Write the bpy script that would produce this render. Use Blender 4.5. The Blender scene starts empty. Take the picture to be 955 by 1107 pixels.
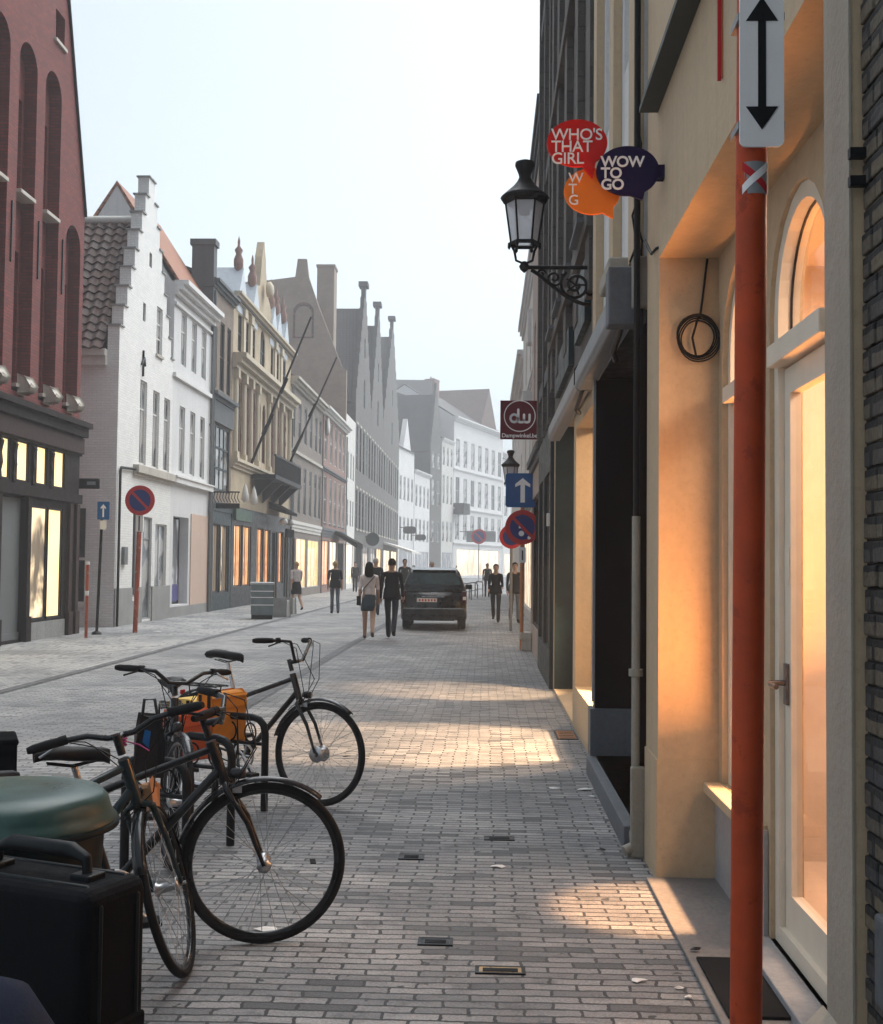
import bpy, bmesh, math, random
from mathutils import Vector, Matrix, Euler
from mathutils.geometry import tessellate_polygon
random.seed(7)
C = bpy.context.scene.collection
SC = bpy.context.scene
R = math.radians

# ------------------------------------------------------------------ camera
FPX = 1300.0; PW, PH = 955.0, 1107.0; CAMH = 1.61; ROLL = 0.6
_a, _b = 525.0 - PW / 2, -(612.0 - PH / 2)
_r = R(ROLL)
_a, _b = _a * math.cos(_r) - _b * math.sin(_r), _a * math.sin(_r) + _b * math.cos(_r)
YAW = math.atan2(_a, FPX)
PITCH = math.atan2(-_b, math.hypot(FPX, _a))
CAMROT = Matrix.Rotation(YAW, 3, 'Z') @ Matrix.Rotation(R(90) + PITCH, 3, 'X') @ Matrix.Rotation(_r, 3, 'Z')
cd = bpy.data.cameras.new('camera'); cam = bpy.data.objects.new('camera', cd); C.objects.link(cam)
cam.location = (0, 0, CAMH); cam.rotation_euler = CAMROT.to_euler()
cd.sensor_fit = 'HORIZONTAL'; cd.sensor_width = 36; cd.lens = FPX / PW * 36
cd.clip_start = 0.05; cd.clip_end = 2000
SC.camera = cam

# ------------------------------------------------------------------ sky, sun, exposure
SUN_EL, SUN_ROT = 56.0, 40.0
w = bpy.data.worlds.new('World'); SC.world = w; w.use_nodes = True
nt = w.node_tree; nt.nodes.clear()
sky = nt.nodes.new('ShaderNodeTexSky'); sky.sky_type = 'NISHITA'; sky.sun_disc = False
sky.sun_elevation = R(SUN_EL); sky.sun_rotation = R(SUN_ROT); sky.air_density = 1.0; sky.dust_density = 4.0; sky.ozone_density = 1.0
hs = nt.nodes.new('ShaderNodeHueSaturation'); hs.inputs['Saturation'].default_value = 0.2
bgn = nt.nodes.new('ShaderNodeBackground'); bgn.inputs['Strength'].default_value = 0.083
wo = nt.nodes.new('ShaderNodeOutputWorld')
tn = nt.nodes.new('ShaderNodeMix'); tn.data_type = 'RGBA'; tn.blend_type = 'MULTIPLY'; tn.inputs[0].default_value = 1; tn.inputs[7].default_value = (.905, 1.0, 1.055, 1)
nt.links.new(sky.outputs[0], hs.inputs['Color']); nt.links.new(hs.outputs[0], tn.inputs[6]); nt.links.new(tn.outputs[2], bgn.inputs['Color']); nt.links.new(bgn.outputs[0], wo.inputs['Surface'])
sl = bpy.data.lights.new('sun', 'SUN'); sl.energy = 1.5; sl.angle = R(80); sl.color = (1, .985, .96)
so = bpy.data.objects.new('sun', sl); C.objects.link(so)
# nishita: rotation 0 = +Y, clockwise seen from above
_d = Vector((math.sin(R(SUN_ROT)) * math.cos(R(SUN_EL)), math.cos(R(SUN_ROT)) * math.cos(R(SUN_EL)), math.sin(R(SUN_EL))))
so.rotation_euler = _d.to_track_quat('Z', 'Y').to_euler()
SC.view_settings.view_transform = 'Standard'; SC.view_settings.look = 'None'
SC.view_settings.exposure = 1.32; SC.view_settings.gamma = 1.0; SC.view_settings.use_curve_mapping = False
cy = SC.cycles
cy.use_denoising = True; cy.denoiser = 'OPENIMAGEDENOISE'; cy.use_adaptive_sampling = True; cy.adaptive_threshold = 0.02
cy.max_bounces = 8; cy.diffuse_bounces = 3; cy.glossy_bounces = 3; cy.transmission_bounces = 4; cy.transparent_max_bounces = 12
cy.volume_bounces = 1; cy.caustics_reflective = False; cy.caustics_refractive = False; cy.sample_clamp_indirect = 4.0

# ------------------------------------------------------------------ pixel helpers (photo pixel -> point at a known depth / plane / on the ground)
def ray(px, py):
    return CAMROT @ Vector(((px - PW / 2) / FPX, -(py - PH / 2) / FPX, -1))
def at(px, py, d):
    v = ray(px, py); return Vector((0, 0, CAMH)) + v * (d / v.y)
def onx(px, py, X):
    v = ray(px, py); return Vector((0, 0, CAMH)) + v * (X / v.x)
def ground(px, py, z=0.0):
    v = ray(px, py); return Vector((0, 0, CAMH)) + v * ((z - CAMH) / v.z)

# ------------------------------------------------------------------ materials
MATS = {}
def newmat(name):
    m = bpy.data.materials.new(name); m.use_nodes = True
    t = m.node_tree; b = t.nodes['Principled BSDF']
    MATS[name] = m
    return m, t, b
def N(t, typ, **kw):
    n = t.nodes.new(typ)
    for k, v in kw.items():
        if k.startswith('i_'):
            key = k[2:]
            n.inputs[int(key) if key.isdigit() else key.replace('_', ' ')].default_value = v
        else: setattr(n, k, v)
    return n
def c4(c): return (c[0], c[1], c[2], 1.0)
def objco(t):
    return N(t, 'ShaderNodeTexCoord').outputs['Object']
def mixc(t, fac, a, b, mode='MIX'):
    n = N(t, 'ShaderNodeMix', data_type='RGBA', blend_type=mode)
    for sock, v in ((n.inputs[0], fac), (n.inputs[6], a), (n.inputs[7], b)):
        if hasattr(v, 'is_output'): t.links.new(v, sock)
        else: sock.default_value = v if not isinstance(v, tuple) else c4(v)
    return n.outputs[2]
def ramp(t, src, p0, p1, c0=(0, 0, 0), c1=(1, 1, 1)):
    n = N(t, 'ShaderNodeValToRGB'); t.links.new(src, n.inputs[0])
    e = n.color_ramp.elements; e[0].position = p0; e[1].position = p1; e[0].color = c4(c0); e[1].color = c4(c1)
    return n.outputs[0]
def noise(t, vec, scale, detail=4, rough=.55, dist=0.0):
    n = N(t, 'ShaderNodeTexNoise'); n.inputs['Scale'].default_value = scale; n.inputs['Detail'].default_value = detail
    n.inputs['Roughness'].default_value = rough; n.inputs['Distortion'].default_value = dist
    t.links.new(vec, n.inputs['Vector']); return n.outputs['Fac']
def bump(t, b, h, strength, dist=.01):
    n = N(t, 'ShaderNodeBump'); n.inputs['Strength'].default_value = strength; n.inputs['Distance'].default_value = dist
    t.links.new(h, n.inputs['Height']); t.links.new(n.outputs[0], b.inputs['Normal'])
def dk(c, f): return tuple(x * f for x in c)

def stone(name, col, var=.25, scale=3.0, rough=.85, bmp=.25, streak=.3, dirt=None):
    """rendered / stone / painted wall with blotches, fine grain, rain streaks"""
    m, t, b = newmat(name); v = objco(t)
    big = ramp(t, noise(t, v, scale * .35, 3), .3, .7)
    fine = ramp(t, noise(t, v, scale * 9, 5, .65), .25, .75)
    mp = N(t, 'ShaderNodeMapping'); mp.inputs['Scale'].default_value = (5, 5, .35); t.links.new(v, mp.inputs[0])
    st = ramp(t, noise(t, mp.outputs[0], 1.6, 4, .6), .48, .78)
    c = mixc(t, big, dk(col, 1 - var), dk(col, 1 + var * .35))
    c = mixc(t, .5, c, mixc(t, fine, dk(col, max(.1, 1 - var * 1.5)), dk(col, 1 + var * .5)))
    sp = ramp(t, noise(t, v, scale * 22, 3, .7), .60, .66); c = mixc(t, .0 if var < .11 else .16, c, mixc(t, sp, c, dk(col, .35)))
    mm = N(t, 'ShaderNodeMath', operation='MULTIPLY'); mm.inputs[1].default_value = streak; t.links.new(st, mm.inputs[0])
    c = mixc(t, mm.outputs[0], c, dirt or dk(col, .45))
    t.links.new(c, b.inputs['Base Color']); b.inputs['Roughness'].default_value = rough
    hh = N(t, 'ShaderNodeMath', operation='MULTIPLY_ADD'); hh.inputs[1].default_value = 2.5; t.links.new(noise(t, v, scale * 1.6, 3), hh.inputs[0]); t.links.new(noise(t, v, scale * 12, 4), hh.inputs[2])
    bump(t, b, hh.outputs[0], bmp, .014)
    return m
def wallvec(t):
    s = N(t, 'ShaderNodeSeparateXYZ'); t.links.new(objco(t), s.inputs[0])
    a = N(t, 'ShaderNodeMath', operation='ADD'); t.links.new(s.outputs[0], a.inputs[0]); t.links.new(s.outputs[1], a.inputs[1])
    k = N(t, 'ShaderNodeCombineXYZ'); t.links.new(a.outputs[0], k.inputs[0]); t.links.new(s.outputs[2], k.inputs[1])
    return k.outputs[0]
def bricktex(t, vec, c1, c2, mortar, w, h, ms, bias=0.0, off=.5):
    n = N(t, 'ShaderNodeTexBrick'); n.offset = off
    n.inputs['Color1'].default_value = c4(c1); n.inputs['Color2'].default_value = c4(c2); n.inputs['Mortar'].default_value = c4(mortar)
    n.inputs['Scale'].default_value = 1; n.inputs['Mortar Size'].default_value = ms; n.inputs['Mortar Smooth'].default_value = .15
    n.inputs['Brick Width'].default_value = w; n.inputs['Row Height'].default_value = h; n.inputs['Bias'].default_value = bias
    t.links.new(vec, n.inputs['Vector']); return n
def brick(name, c1, c2, mortar, w=.22, h=.065, ms=.008, rough=.85, dirt=.45, bmp=.6, wob=.0):
    m, t, b = newmat(name); v0 = wallvec(t); v = objco(t); vec = v0
    if wob:
        nn = N(t, 'ShaderNodeTexNoise'); nn.inputs['Scale'].default_value = 9; t.links.new(v, nn.inputs['Vector'])
        vm = N(t, 'ShaderNodeVectorMath', operation='MULTIPLY_ADD'); vm.inputs[1].default_value = (wob,) * 3
        t.links.new(nn.outputs['Color'], vm.inputs[0]); t.links.new(v0, vm.inputs[2]); vec = vm.outputs[0]
    bt = bricktex(t, vec, c1, c2, mortar, w, h, ms)
    d = ramp(t, noise(t, v, 1.3, 5, .65), .4, .75)
    mm = N(t, 'ShaderNodeMath', operation='MULTIPLY'); mm.inputs[1].default_value = dirt; t.links.new(d, mm.inputs[0])
    c = mixc(t, mm.outputs[0], bt.outputs[0], dk(c1, .4))
    f = noise(t, v, 60, 3)
    c = mixc(t, 1.0, c, ramp(t, f, .25, .75, (.7, .7, .7), (1.3, 1.3, 1.3)), 'MULTIPLY')
    t.links.new(c, b.inputs['Base Color']); b.inputs['Roughness'].default_value = rough
    s = N(t, 'ShaderNodeMath', operation='MULTIPLY_ADD'); s.inputs[1].default_value = -1; s.inputs[2].default_value = 1
    t.links.new(bt.outputs['Fac'], s.inputs[0])
    a = N(t, 'ShaderNodeMath', operation='MULTIPLY_ADD'); a.inputs[1].default_value = .35; t.links.new(f, a.inputs[0]); t.links.new(s.outputs[0], a.inputs[2])
    bump(t, b, a.outputs[0], bmp, .012)
    return m
def paint(name, col, rough=.4, metal=0.0, var=.18, bmp=.05, scale=8, wear=None, coat=0.0, spec=None):
    m, t, b = newmat(name); v = objco(t)
    n = ramp(t, noise(t, v, scale, 5, .6), .3, .72)
    c = mixc(t, n, dk(col, 1 - var), dk(col, 1 + var * .4))
    if wear:
        wr = ramp(t, noise(t, v, scale * 2.2, 6, .7), .57, .63)
        c = mixc(t, wr, c, wear)
    t.links.new(c, b.inputs['Base Color'])
    rr = N(t, 'ShaderNodeMapRange'); rr.inputs[3].default_value = max(.02, rough - .1); rr.inputs[4].default_value = min(1, rough + .15)
    t.links.new(n, rr.inputs[0]); t.links.new(rr.outputs[0], b.inputs['Roughness'])
    b.inputs['Specular IOR Level'].default_value = (.18 if max(col) < .05 else .4) if spec is None else spec
    b.inputs['Metallic'].default_value = metal; b.inputs['Coat Weight'].default_value = coat
    if bmp: bump(t, b, noise(t, v, scale * 10, 3), bmp, .004)
    return m
def pane(name, col, rough=.06, curtain=None):
    """opaque-looking window glass over a dark room, with an optional pale curtain pattern behind it"""
    m, t, b = newmat(name); v = objco(t)
    n = ramp(t, noise(t, v, 1.7, 2), .35, .65)
    c = mixc(t, n, dk(col, .5), dk(col, 1.4))
    if curtain:
        wv = N(t, 'ShaderNodeTexWave', wave_type='BANDS', bands_direction='X'); wv.inputs['Scale'].default_value = 6; wv.inputs['Distortion'].default_value = 1.5
        t.links.new(v, wv.inputs[0])
        c = mixc(t, ramp(t, noise(t, v, .9, 1), .48, .52), c, mixc(t, wv.outputs[1], dk(curtain, .6), curtain))
    t.links.new(c, b.inputs['Base Color']); b.inputs['Roughness'].default_value = rough
    bump(t, b, noise(t, v, 2.5, 1), .08, .02)
    return m
def lit(name, col, strength, dark=(.25, .12, .05), sx=3.0, sz=.25, thr=(.38, .6), floor=.25):
    """lit shop window: bright display with darker goods standing in it"""
    m, t, b = newmat(name); v = objco(t)
    mp = N(t, 'ShaderNodeMapping'); mp.inputs['Scale'].default_value = (sx, sx, sz); t.links.new(v, mp.inputs[0])
    n1 = ramp(t, noise(t, mp.outputs[0], 1.0, 2, .5), *thr)
    n2 = ramp(t, noise(t, v, 2.6, 3, .6), .35, .6)
    s = N(t, 'ShaderNodeSeparateXYZ'); t.links.new(v, s.inputs[0])
    low = N(t, 'ShaderNodeMapRange'); low.inputs[1].default_value = 1.0; low.inputs[2].default_value = 1.9; t.links.new(s.outputs[2], low.inputs[0])
    mx = N(t, 'ShaderNodeMath', operation='MAXIMUM'); t.links.new(n2, mx.inputs[0]); t.links.new(low.outputs[0], mx.inputs[1])
    ml = N(t, 'ShaderNodeMath', operation='MULTIPLY'); t.links.new(n1, ml.inputs[0]); t.links.new(mx.outputs[0], ml.inputs[1])
    c = mixc(t, ml.outputs[0], dark, col)
    t.links.new(c, b.inputs['Emission Color']); b.inputs['Emission Strength'].default_value = strength
    b.inputs['Base Color'].default_value = c4(dk(col, .3)); b.inputs['Roughness'].default_value = .08
    return m
def glow(name, col, strength):
    m, t, b = newmat(name)
    v = objco(t); n = noise(t, v, 1.5, 2)
    c = mixc(t, n, dk(col, .75), dk(col, 1.15)); t.links.new(c, b.inputs['Emission Color'])
    b.inputs['Emission Strength'].default_value = strength; b.inputs['Base Color'].default_value = c4(col)
    return m
def thinglass(name, tint=(.95, .95, .95), gl=.5):
    m = bpy.data.materials.new(name); m.use_nodes = True; t = m.node_tree; t.nodes.clear(); MATS[name] = m
    tr = N(t, 'ShaderNodeBsdfTransparent'); tr.inputs[0].default_value = c4(tint)
    g = N(t, 'ShaderNodeBsdfGlossy'); g.inputs['Roughness'].default_value = .02
    nz = noise(t, objco(t), 3.0, 1); bp = N(t, 'ShaderNodeBump'); bp.inputs['Strength'].default_value = .04; t.links.new(nz, bp.inputs['Height']); t.links.new(bp.outputs[0], g.inputs['Normal'])
    fr = N(t, 'ShaderNodeLayerWeight'); fr.inputs['Blend'].default_value = .12
    mm = N(t, 'ShaderNodeMath', operation='MULTIPLY'); mm.inputs[1].default_value = gl; t.links.new(fr.outputs['Fresnel'], mm.inputs[0])
    mx = N(t, 'ShaderNodeMixShader'); t.links.new(mm.outputs[0], mx.inputs[0]); t.links.new(tr.outputs[0], mx.inputs[1]); t.links.new(g.outputs[0], mx.inputs[2])
    o = N(t, 'ShaderNodeOutputMaterial'); t.links.new(mx.outputs[0], o.inputs[0]); return m
def tiles(name, c1, c2, w=.3, h=.3):
    m, t, b = newmat(name); v = objco(t)
    s = N(t, 'ShaderNodeSeparateXYZ'); t.links.new(v, s.inputs[0])
    a = N(t, 'ShaderNodeMath', operation='ADD'); t.links.new(s.outputs[0], a.inputs[0]); t.links.new(s.outputs[1], a.inputs[1])
    k = N(t, 'ShaderNodeCombineXYZ'); t.links.new(a.outputs[0], k.inputs[0])
    z2 = N(t, 'ShaderNodeMath', operation='MULTIPLY'); z2.inputs[1].default_value = 1.3; t.links.new(s.outputs[2], z2.inputs[0]); t.links.new(z2.outputs[0], k.inputs[1])
    bt = bricktex(t, k.outputs[0], c1, c2, dk(c1, .3), w, h, .03)
    n = ramp(t, noise(t, v, .9, 5, .65), .4, .7)
    mm = N(t, 'ShaderNodeMath', operation='MULTIPLY'); mm.inputs[1].default_value = .5; t.links.new(n, mm.inputs[0])
    c = mixc(t, mm.outputs[0], bt.outputs[0], dk(c2, .45))
    t.links.new(c, b.inputs['Base Color']); b.inputs['Roughness'].default_value = .8
    iv = N(t, 'ShaderNodeMath', operation='SUBTRACT'); iv.inputs[0].default_value = 1; t.links.new(bt.outputs['Fac'], iv.inputs[1])
    bump(t, b, iv.outputs[0], .8, .03)
    return m
def setts(name, c1, c2, mortar, w, h, ms, along='x'):
    """clay / granite paving laid in courses, with worn, stained and replaced stones"""
    m, t, b = newmat(name)
    g = N(t, 'ShaderNodeNewGeometry'); s = N(t, 'ShaderNodeSeparateXYZ'); t.links.new(g.outputs['Position'], s.inputs[0])
    k = N(t, 'ShaderNodeCombineXYZ')
    t.links.new(s.outputs[0 if along == 'x' else 1], k.inputs[0]); t.links.new(s.outputs[1 if along == 'x' else 0], k.inputs[1])
    nn = N(t, 'ShaderNodeTexNoise'); nn.inputs['Scale'].default_value = 2.2; nn.inputs['Detail'].default_value = 3; t.links.new(k.outputs[0], nn.inputs['Vector'])
    n3 = N(t, 'ShaderNodeTexNoise'); n3.inputs['Scale'].default_value = 26; n3.inputs['Detail'].default_value = 2; t.links.new(k.outputs[0], n3.inputs['Vector'])
    vm = N(t, 'ShaderNodeVectorMath', operation='MULTIPLY_ADD'); vm.inputs[1].default_value = (.07, .045, 0); t.links.new(nn.outputs['Color'], vm.inputs[0]); t.links.new(k.outputs[0], vm.inputs[2])
    v2 = N(t, 'ShaderNodeVectorMath', operation='MULTIPLY_ADD'); v2.inputs[1].default_value = (.022, .013, 0); t.links.new(n3.outputs['Color'], v2.inputs[0]); t.links.new(vm.outputs[0], v2.inputs[2])
    vec = v2.outputs[0]
    bt = bricktex(t, vec, c1, c2, mortar, w, h, ms, 0.0)
    # another brick lookup at the same layout: picks out odd darker stones
    b2 = bricktex(t, vec, (0, 0, 0), (1, 1, 1), (0, 0, 0), w, h, ms, -.2)
    odd = ramp(t, b2.outputs[0], .66, .74)
    c = mixc(t, odd, bt.outputs[0], dk(c2, .55))
    big = ramp(t, noise(t, k.outputs[0], .55, 6, .68, .4), .42, .64)
    mm = N(t, 'ShaderNodeMath', operation='MULTIPLY'); mm.inputs[1].default_value = .85; t.links.new(big, mm.inputs[0])
    c = mixc(t, mm.outputs[0], c, mixc(t, .8, c, (.075, .085, .097)))
    c = mixc(t, 1.0, c, ramp(t, noise(t, k.outputs[0], .33, 4, .6, .6), .3, .7, (.74, .76, .79), (1.16, 1.14, 1.12)), 'MULTIPLY')
    spt = ramp(t, noise(t, k.outputs[0], 11, 2, .5), .69, .72); c = mixc(t, spt, c, dk(mortar, 1.4))
    med = ramp(t, noise(t, k.outputs[0], 4.5, 6, .72), .53, .68)
    m2 = N(t, 'ShaderNodeMath', operation='MULTIPLY'); m2.inputs[1].default_value = .5; t.links.new(med, m2.inputs[0])
    c = mixc(t, m2.outputs[0], c, mortar)
    f = noise(t, k.outputs[0], 85, 4, .7)
    c = mixc(t, 1.0, c, ramp(t, f, .25, .75, (.5, .5, .5), (1.5, 1.5, 1.5)), 'MULTIPLY')
    t.links.new(c, b.inputs['Base Color'])
    rr = N(t, 'ShaderNodeMapRange'); rr.inputs[3].default_value = .5; rr.inputs[4].default_value = .85; t.links.new(f, rr.inputs[0]); t.links.new(rr.outputs[0], b.inputs['Roughness'])
    iv = N(t, 'ShaderNodeMath', operation='SUBTRACT'); iv.inputs[0].default_value = 1; t.links.new(bt.outputs['Fac'], iv.inputs[1])
    a = N(t, 'ShaderNodeMath', operation='MULTIPLY_ADD'); a.inputs[1].default_value = .3; t.links.new(f, a.inputs[0]); t.links.new(iv.outputs[0], a.inputs[2])
    bump(t, b, a.outputs[0], 1.0, .016)
    return m

# ------------------------------------------------------------------ mesh builder
class MB:
    def __init__(s): s.v = []; s.f = []; s.sm = []
    def add(s, vs, fs, smooth=False):
        o = len(s.v); s.v += [tuple(p) for p in vs]; s.f += [tuple(i + o for i in f) for f in fs]; s.sm += [smooth] * len(fs); return s
    def box(s, x0, x1, y0, y1, z0, z1):
        x0, x1 = min(x0, x1), max(x0, x1); y0, y1 = min(y0, y1), max(y0, y1); z0, z1 = min(z0, z1), max(z0, z1)
        vs = [(x, y, z) for z in (z0, z1) for y in (y0, y1) for x in (x0, x1)]
        return s.add(vs, [(0, 2, 3, 1), (4, 5, 7, 6), (0, 1, 5, 4), (2, 6, 7, 3), (0, 4, 6, 2), (1, 3, 7, 5)])
    def quad(s, a, b, c, d): return s.add([a, b, c, d], [(0, 1, 2, 3)])
    def poly(s, pts): return s.add(pts, [tuple(range(len(pts)))])
    def prism(s, pts, y0, y1, ax='y'):
        """outline in the plane across the axis, given depth"""
        f = {'y': lambda a, b, t: (a, t, b), 'x': lambda a, b, t: (t, a, b), 'z': lambda a, b, t: (a, b, t)}[ax]
        n = len(pts)
        tri = tessellate_polygon([[Vector((p[0], p[1], 0)) for p in pts]])
        vs = [f(p[0], p[1], y0) for p in pts] + [f(p[0], p[1], y1) for p in pts]
        fs = [tuple(q) for q in tri] + [tuple(i + n for i in reversed(q)) for q in tri] + [(i, (i + 1) % n, (i + 1) % n + n, i + n) for i in range(n)]
        return s.add(vs, fs)
    def cyl(s, p0, p1, r0, r1=None, n=10, cap=True, smooth=True):
        p0, p1 = Vector(p0), Vector(p1); r1 = r0 if r1 is None else r1
        d = (p1 - p0); q = d.to_track_quat('Z', 'Y') if d.length > 1e-9 else Vector((0, 0, 1)).to_track_quat('Z', 'Y')
        vs = []
        for p, r in ((p0, r0), (p1, r1)):
            for i in range(n):
                a = 2 * math.pi * i / n; vs.append(p + q @ Vector((r * math.cos(a), r * math.sin(a), 0)))
        s.add(vs, [(i, (i + 1) % n, (i + 1) % n + n, i + n) for i in range(n)], smooth)
        if cap: s.add(vs, [tuple(range(n - 1, -1, -1)), tuple(range(n, 2 * n))])
        return s
    def tube(s, path, r, n=8, closed=False, cap=True):
        P = [Vector(p) for p in path]; L = len(P); rs = r if isinstance(r, (list, tuple)) else [r] * L
        up = None; vs = []
        for i, p in enumerate(P):
            if closed: d = P[(i + 1) % L] - P[i - 1]
            else: d = P[min(i + 1, L - 1)] - P[max(i - 1, 0)]
            d.normalize()
            if up is None:
                up = Vector((0, 0, 1)) if abs(d.z) < .9 else Vector((1, 0, 0))
            u = (up - d * up.dot(d))
            if u.length < 1e-6: u = d.orthogonal()
            u.normalize(); up = u; wv = d.cross(u)
            for k in range(n):
                a = 2 * math.pi * k / n; vs.append(p + (u * math.cos(a) + wv * math.sin(a)) * rs[i])
        fs = []
        for i in range(L if closed else L - 1):
            j = (i + 1) % L
            fs += [(i * n + k, i * n + (k + 1) % n, j * n + (k + 1) % n, j * n + k) for k in range(n)]
        s.add(vs, fs, True)
        if cap and not closed: s.add(vs, [tuple(range(n - 1, -1, -1)), tuple((L - 1) * n + k for k in range(n))])
        return s
    def lathe(s, prof, n=24, M=None, smooth=True):
        """profile of (radius, z) turned round z, placed by a matrix"""
        M = M or Matrix.Identity(4); vs = []; L = len(prof)
        for (r, z) in prof:
            for k in range(n):
                a = 2 * math.pi * k / n; vs.append(M @ Vector((r * math.cos(a), r * math.sin(a), z)))
        fs = [(i * n + k, i * n + (k + 1) % n, (i + 1) * n + (k + 1) % n, (i + 1) * n + k) for i in range(L - 1) for k in range(n)]
        return s.add(vs, fs, smooth)
    def holed(s, outer, holes, y0, y1, reveal=None, back=True):
        """a wall standing in the xz plane: outline with holes, front at y0, back at y1; hole sides run to 'reveal'"""
        rv = y1 if reveal is None else reveal
        polys = [[Vector((p[0], p[1], 0)) for p in outer]] + [[Vector((p[0], p[1], 0)) for p in h] for h in holes]
        flat = [p for q in polys for p in q]
        tri = tessellate_polygon(polys)
        s.add([(p.x, y0, p.y) for p in flat], tri)
        if back: s.add([(p.x, y1, p.y) for p in flat], tri)
        n = len(outer)
        for i in range(n):
            a, b = outer[i], outer[(i + 1) % n]; s.quad((a[0], y0, a[1]), (b[0], y0, b[1]), (b[0], y1, b[1]), (a[0], y1, a[1]))
        for h in holes:
            m = len(h)
            for i in range(m):
                a, b = h[i], h[(i + 1) % m]; s.quad((a[0], y0, a[1]), (b[0], y0, b[1]), (b[0], rv, b[1]), (a[0], rv, a[1]))
        return s
    def mesh(s, name, mats):
        me = bpy.data.meshes.new(name); me.from_pydata(s.v, [], s.f); me.update()
        me.polygons.foreach_set('use_smooth', s.sm)
        for m in (mats if isinstance(mats, (list, tuple)) else [mats]): me.materials.append(m)
        return me
    def build(s, name, mat, parent=None, bevel=0, seg=2, fix=False):
        me = s.mesh(name, mat)
        if fix:
            bm = bmesh.new(); bm.from_mesh(me); bmesh.ops.remove_doubles(bm, verts=bm.verts, dist=1e-5); bmesh.ops.recalc_face_normals(bm, faces=bm.faces); bm.to_mesh(me); bm.free()
        o = bpy.data.objects.new(name, me); C.objects.link(o)
        if parent: o.parent = parent
        if bevel:
            b = o.modifiers.new('bevel', 'BEVEL'); b.width = bevel; b.segments = seg; b.limit_method = 'ANGLE'; b.angle_limit = R(40)
        return o
def place(me, name, parent, loc=(0, 0, 0), rot=(0, 0, 0)):
    o = bpy.data.objects.new(name, me); C.objects.link(o); o.parent = parent; o.location = loc; o.rotation_euler = rot; return o
def tag(o, label, cat, group=None):
    o['label'] = label; o['category'] = cat
    if group: o['group'] = group
    return o
def thing(name, label, cat, loc=(0, 0, 0), rotz=0.0, group=None):
    o = bpy.data.objects.new(name, None); C.objects.link(o); o.empty_display_size = .2
    o.location = loc; o.rotation_euler = (0, 0, rotz); return tag(o, label, cat, group)
def struct(o): o['kind'] = 'structure'; return o
def copy_tree(o, parent=None):
    c = o.copy(); C.objects.link(c)
    if parent: c.parent = parent
    for ch in list(o.children): copy_tree(ch, c)
    return c
def rect(x0, x1, z0, z1): return [(x0, z0), (x1, z0), (x1, z1), (x0, z1)]
def arch(x0, x1, z0, zs, rise=None, n=10):
    """round- or flat-arched opening: springs at zs"""
    r = (x1 - x0) / 2; c = (x0 + x1) / 2; rise = r if rise is None else rise
    return [(x0, z0), (x1, z0)] + [(c + r * math.cos(math.pi * i / n), zs + rise * math.sin(math.pi * i / n)) for i in range(n + 1)]
def lettering(text, size, parent, mat, loc, rot, align='LEFT', ext=.002, bold=0.0, space=1.0, line=1.0, name='lettering', sx=1.0):
    cu = bpy.data.curves.new(name, 'FONT'); cu.body = text; cu.size = size; cu.align_x = align; cu.extrude = ext; cu.offset = bold
    cu.space_character = space; cu.space_line = line; cu.resolution_u = 4
    tmp = bpy.data.objects.new('tmp', cu); C.objects.link(tmp)
    bpy.context.view_layer.update()
    me = bpy.data.meshes.new_from_object(tmp.evaluated_get(bpy.context.evaluated_depsgraph_get()))
    bpy.data.objects.remove(tmp); bpy.data.curves.remove(cu)
    me.materials.clear(); me.materials.append(mat); me.name = name
    o = place(me, name, parent, loc, rot); o.scale = (sx, 1, 1); return o
# ------------------------------------------------------------------ palette
m_sett = setts('pavement_setts', (.40, .39, .385), (.20, .202, .208), (.035, .037, .041), .205, .066, .0066)
m_road = setts('road_setts', (.40, .39, .385), (.27, .27, .27), (.075, .076, .08), .20, .07, .008)
m_walk = setts('far_pavement_setts', (.44, .43, .415), (.33, .325, .32), (.10, .10, .10), .21, .07, .007, 'y')
m_gut = setts('gutter_setts', (.10, .10, .105), (.065, .065, .07), (.03, .03, .03), .14, .2, .012)
m_redbrick = brick('dark_red_brick', (.215, .034, .026), (.14, .023, .019), (.07, .03, .027), dirt=.5)
m_brownwood = paint('dark_brown_joinery', (.020, .014, .013), .6, var=.3, spec=.12)
m_brownpanel = paint('brown_fascia_board', (.050, .028, .026), .55, var=.2, spec=.15)
m_whitewash = brick('whitewashed_brick', (.80, .79, .765), (.72, .715, .70), (.66, .65, .63), dirt=.14, bmp=.2)
m_white = stone('white_render', (.73, .72, .71), .15, 2.0, .8, .15, .25, (.35, .34, .33))
m_offwhite = stone('offwhite_render', (.66, .64, .60), .14, 2.0, .8, .12, .25, (.30, .28, .26))
m_lav = stone('pale_grey_render', (.68, .675, .675), .15, 2.0, .8, .15, .32, (.32, .31, .31))
m_pink = stone('warm_beige_panel', (.62, .45, .36), .12, 2.0, .7, .1, .12)
m_grey = stone('grey_stone', (.33, .33, .32), .35, 3.0, .85, .35, .4)
m_dgrey = stone('dark_grey_stone', (.10, .11, .12), .35, 3.0, .75, .25, .35)
m_brown = brick('brown_brick', (.26, .19, .14), (.18, .135, .105), (.19, .165, .14), dirt=.5)
m_yellow = stone('yellow_sandstone', (.52, .42, .29), .32, 3.5, .85, .35, .5, (.16, .12, .09))
m_ochre = stone('pale_ochre_stone', (.60, .52, .40), .22, 3.0, .85, .3, .4, (.22, .17, .12))
m_darkstone = brick('sooty_brown_stone', (.125, .112, .10), (.085, .08, .078), (.07, .066, .062), .5, .24, .01, dirt=.5)
m_rust = brick('rust_brick', (.22, .105, .075), (.16, .08, .06), (.2, .16, .13), dirt=.4)
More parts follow.
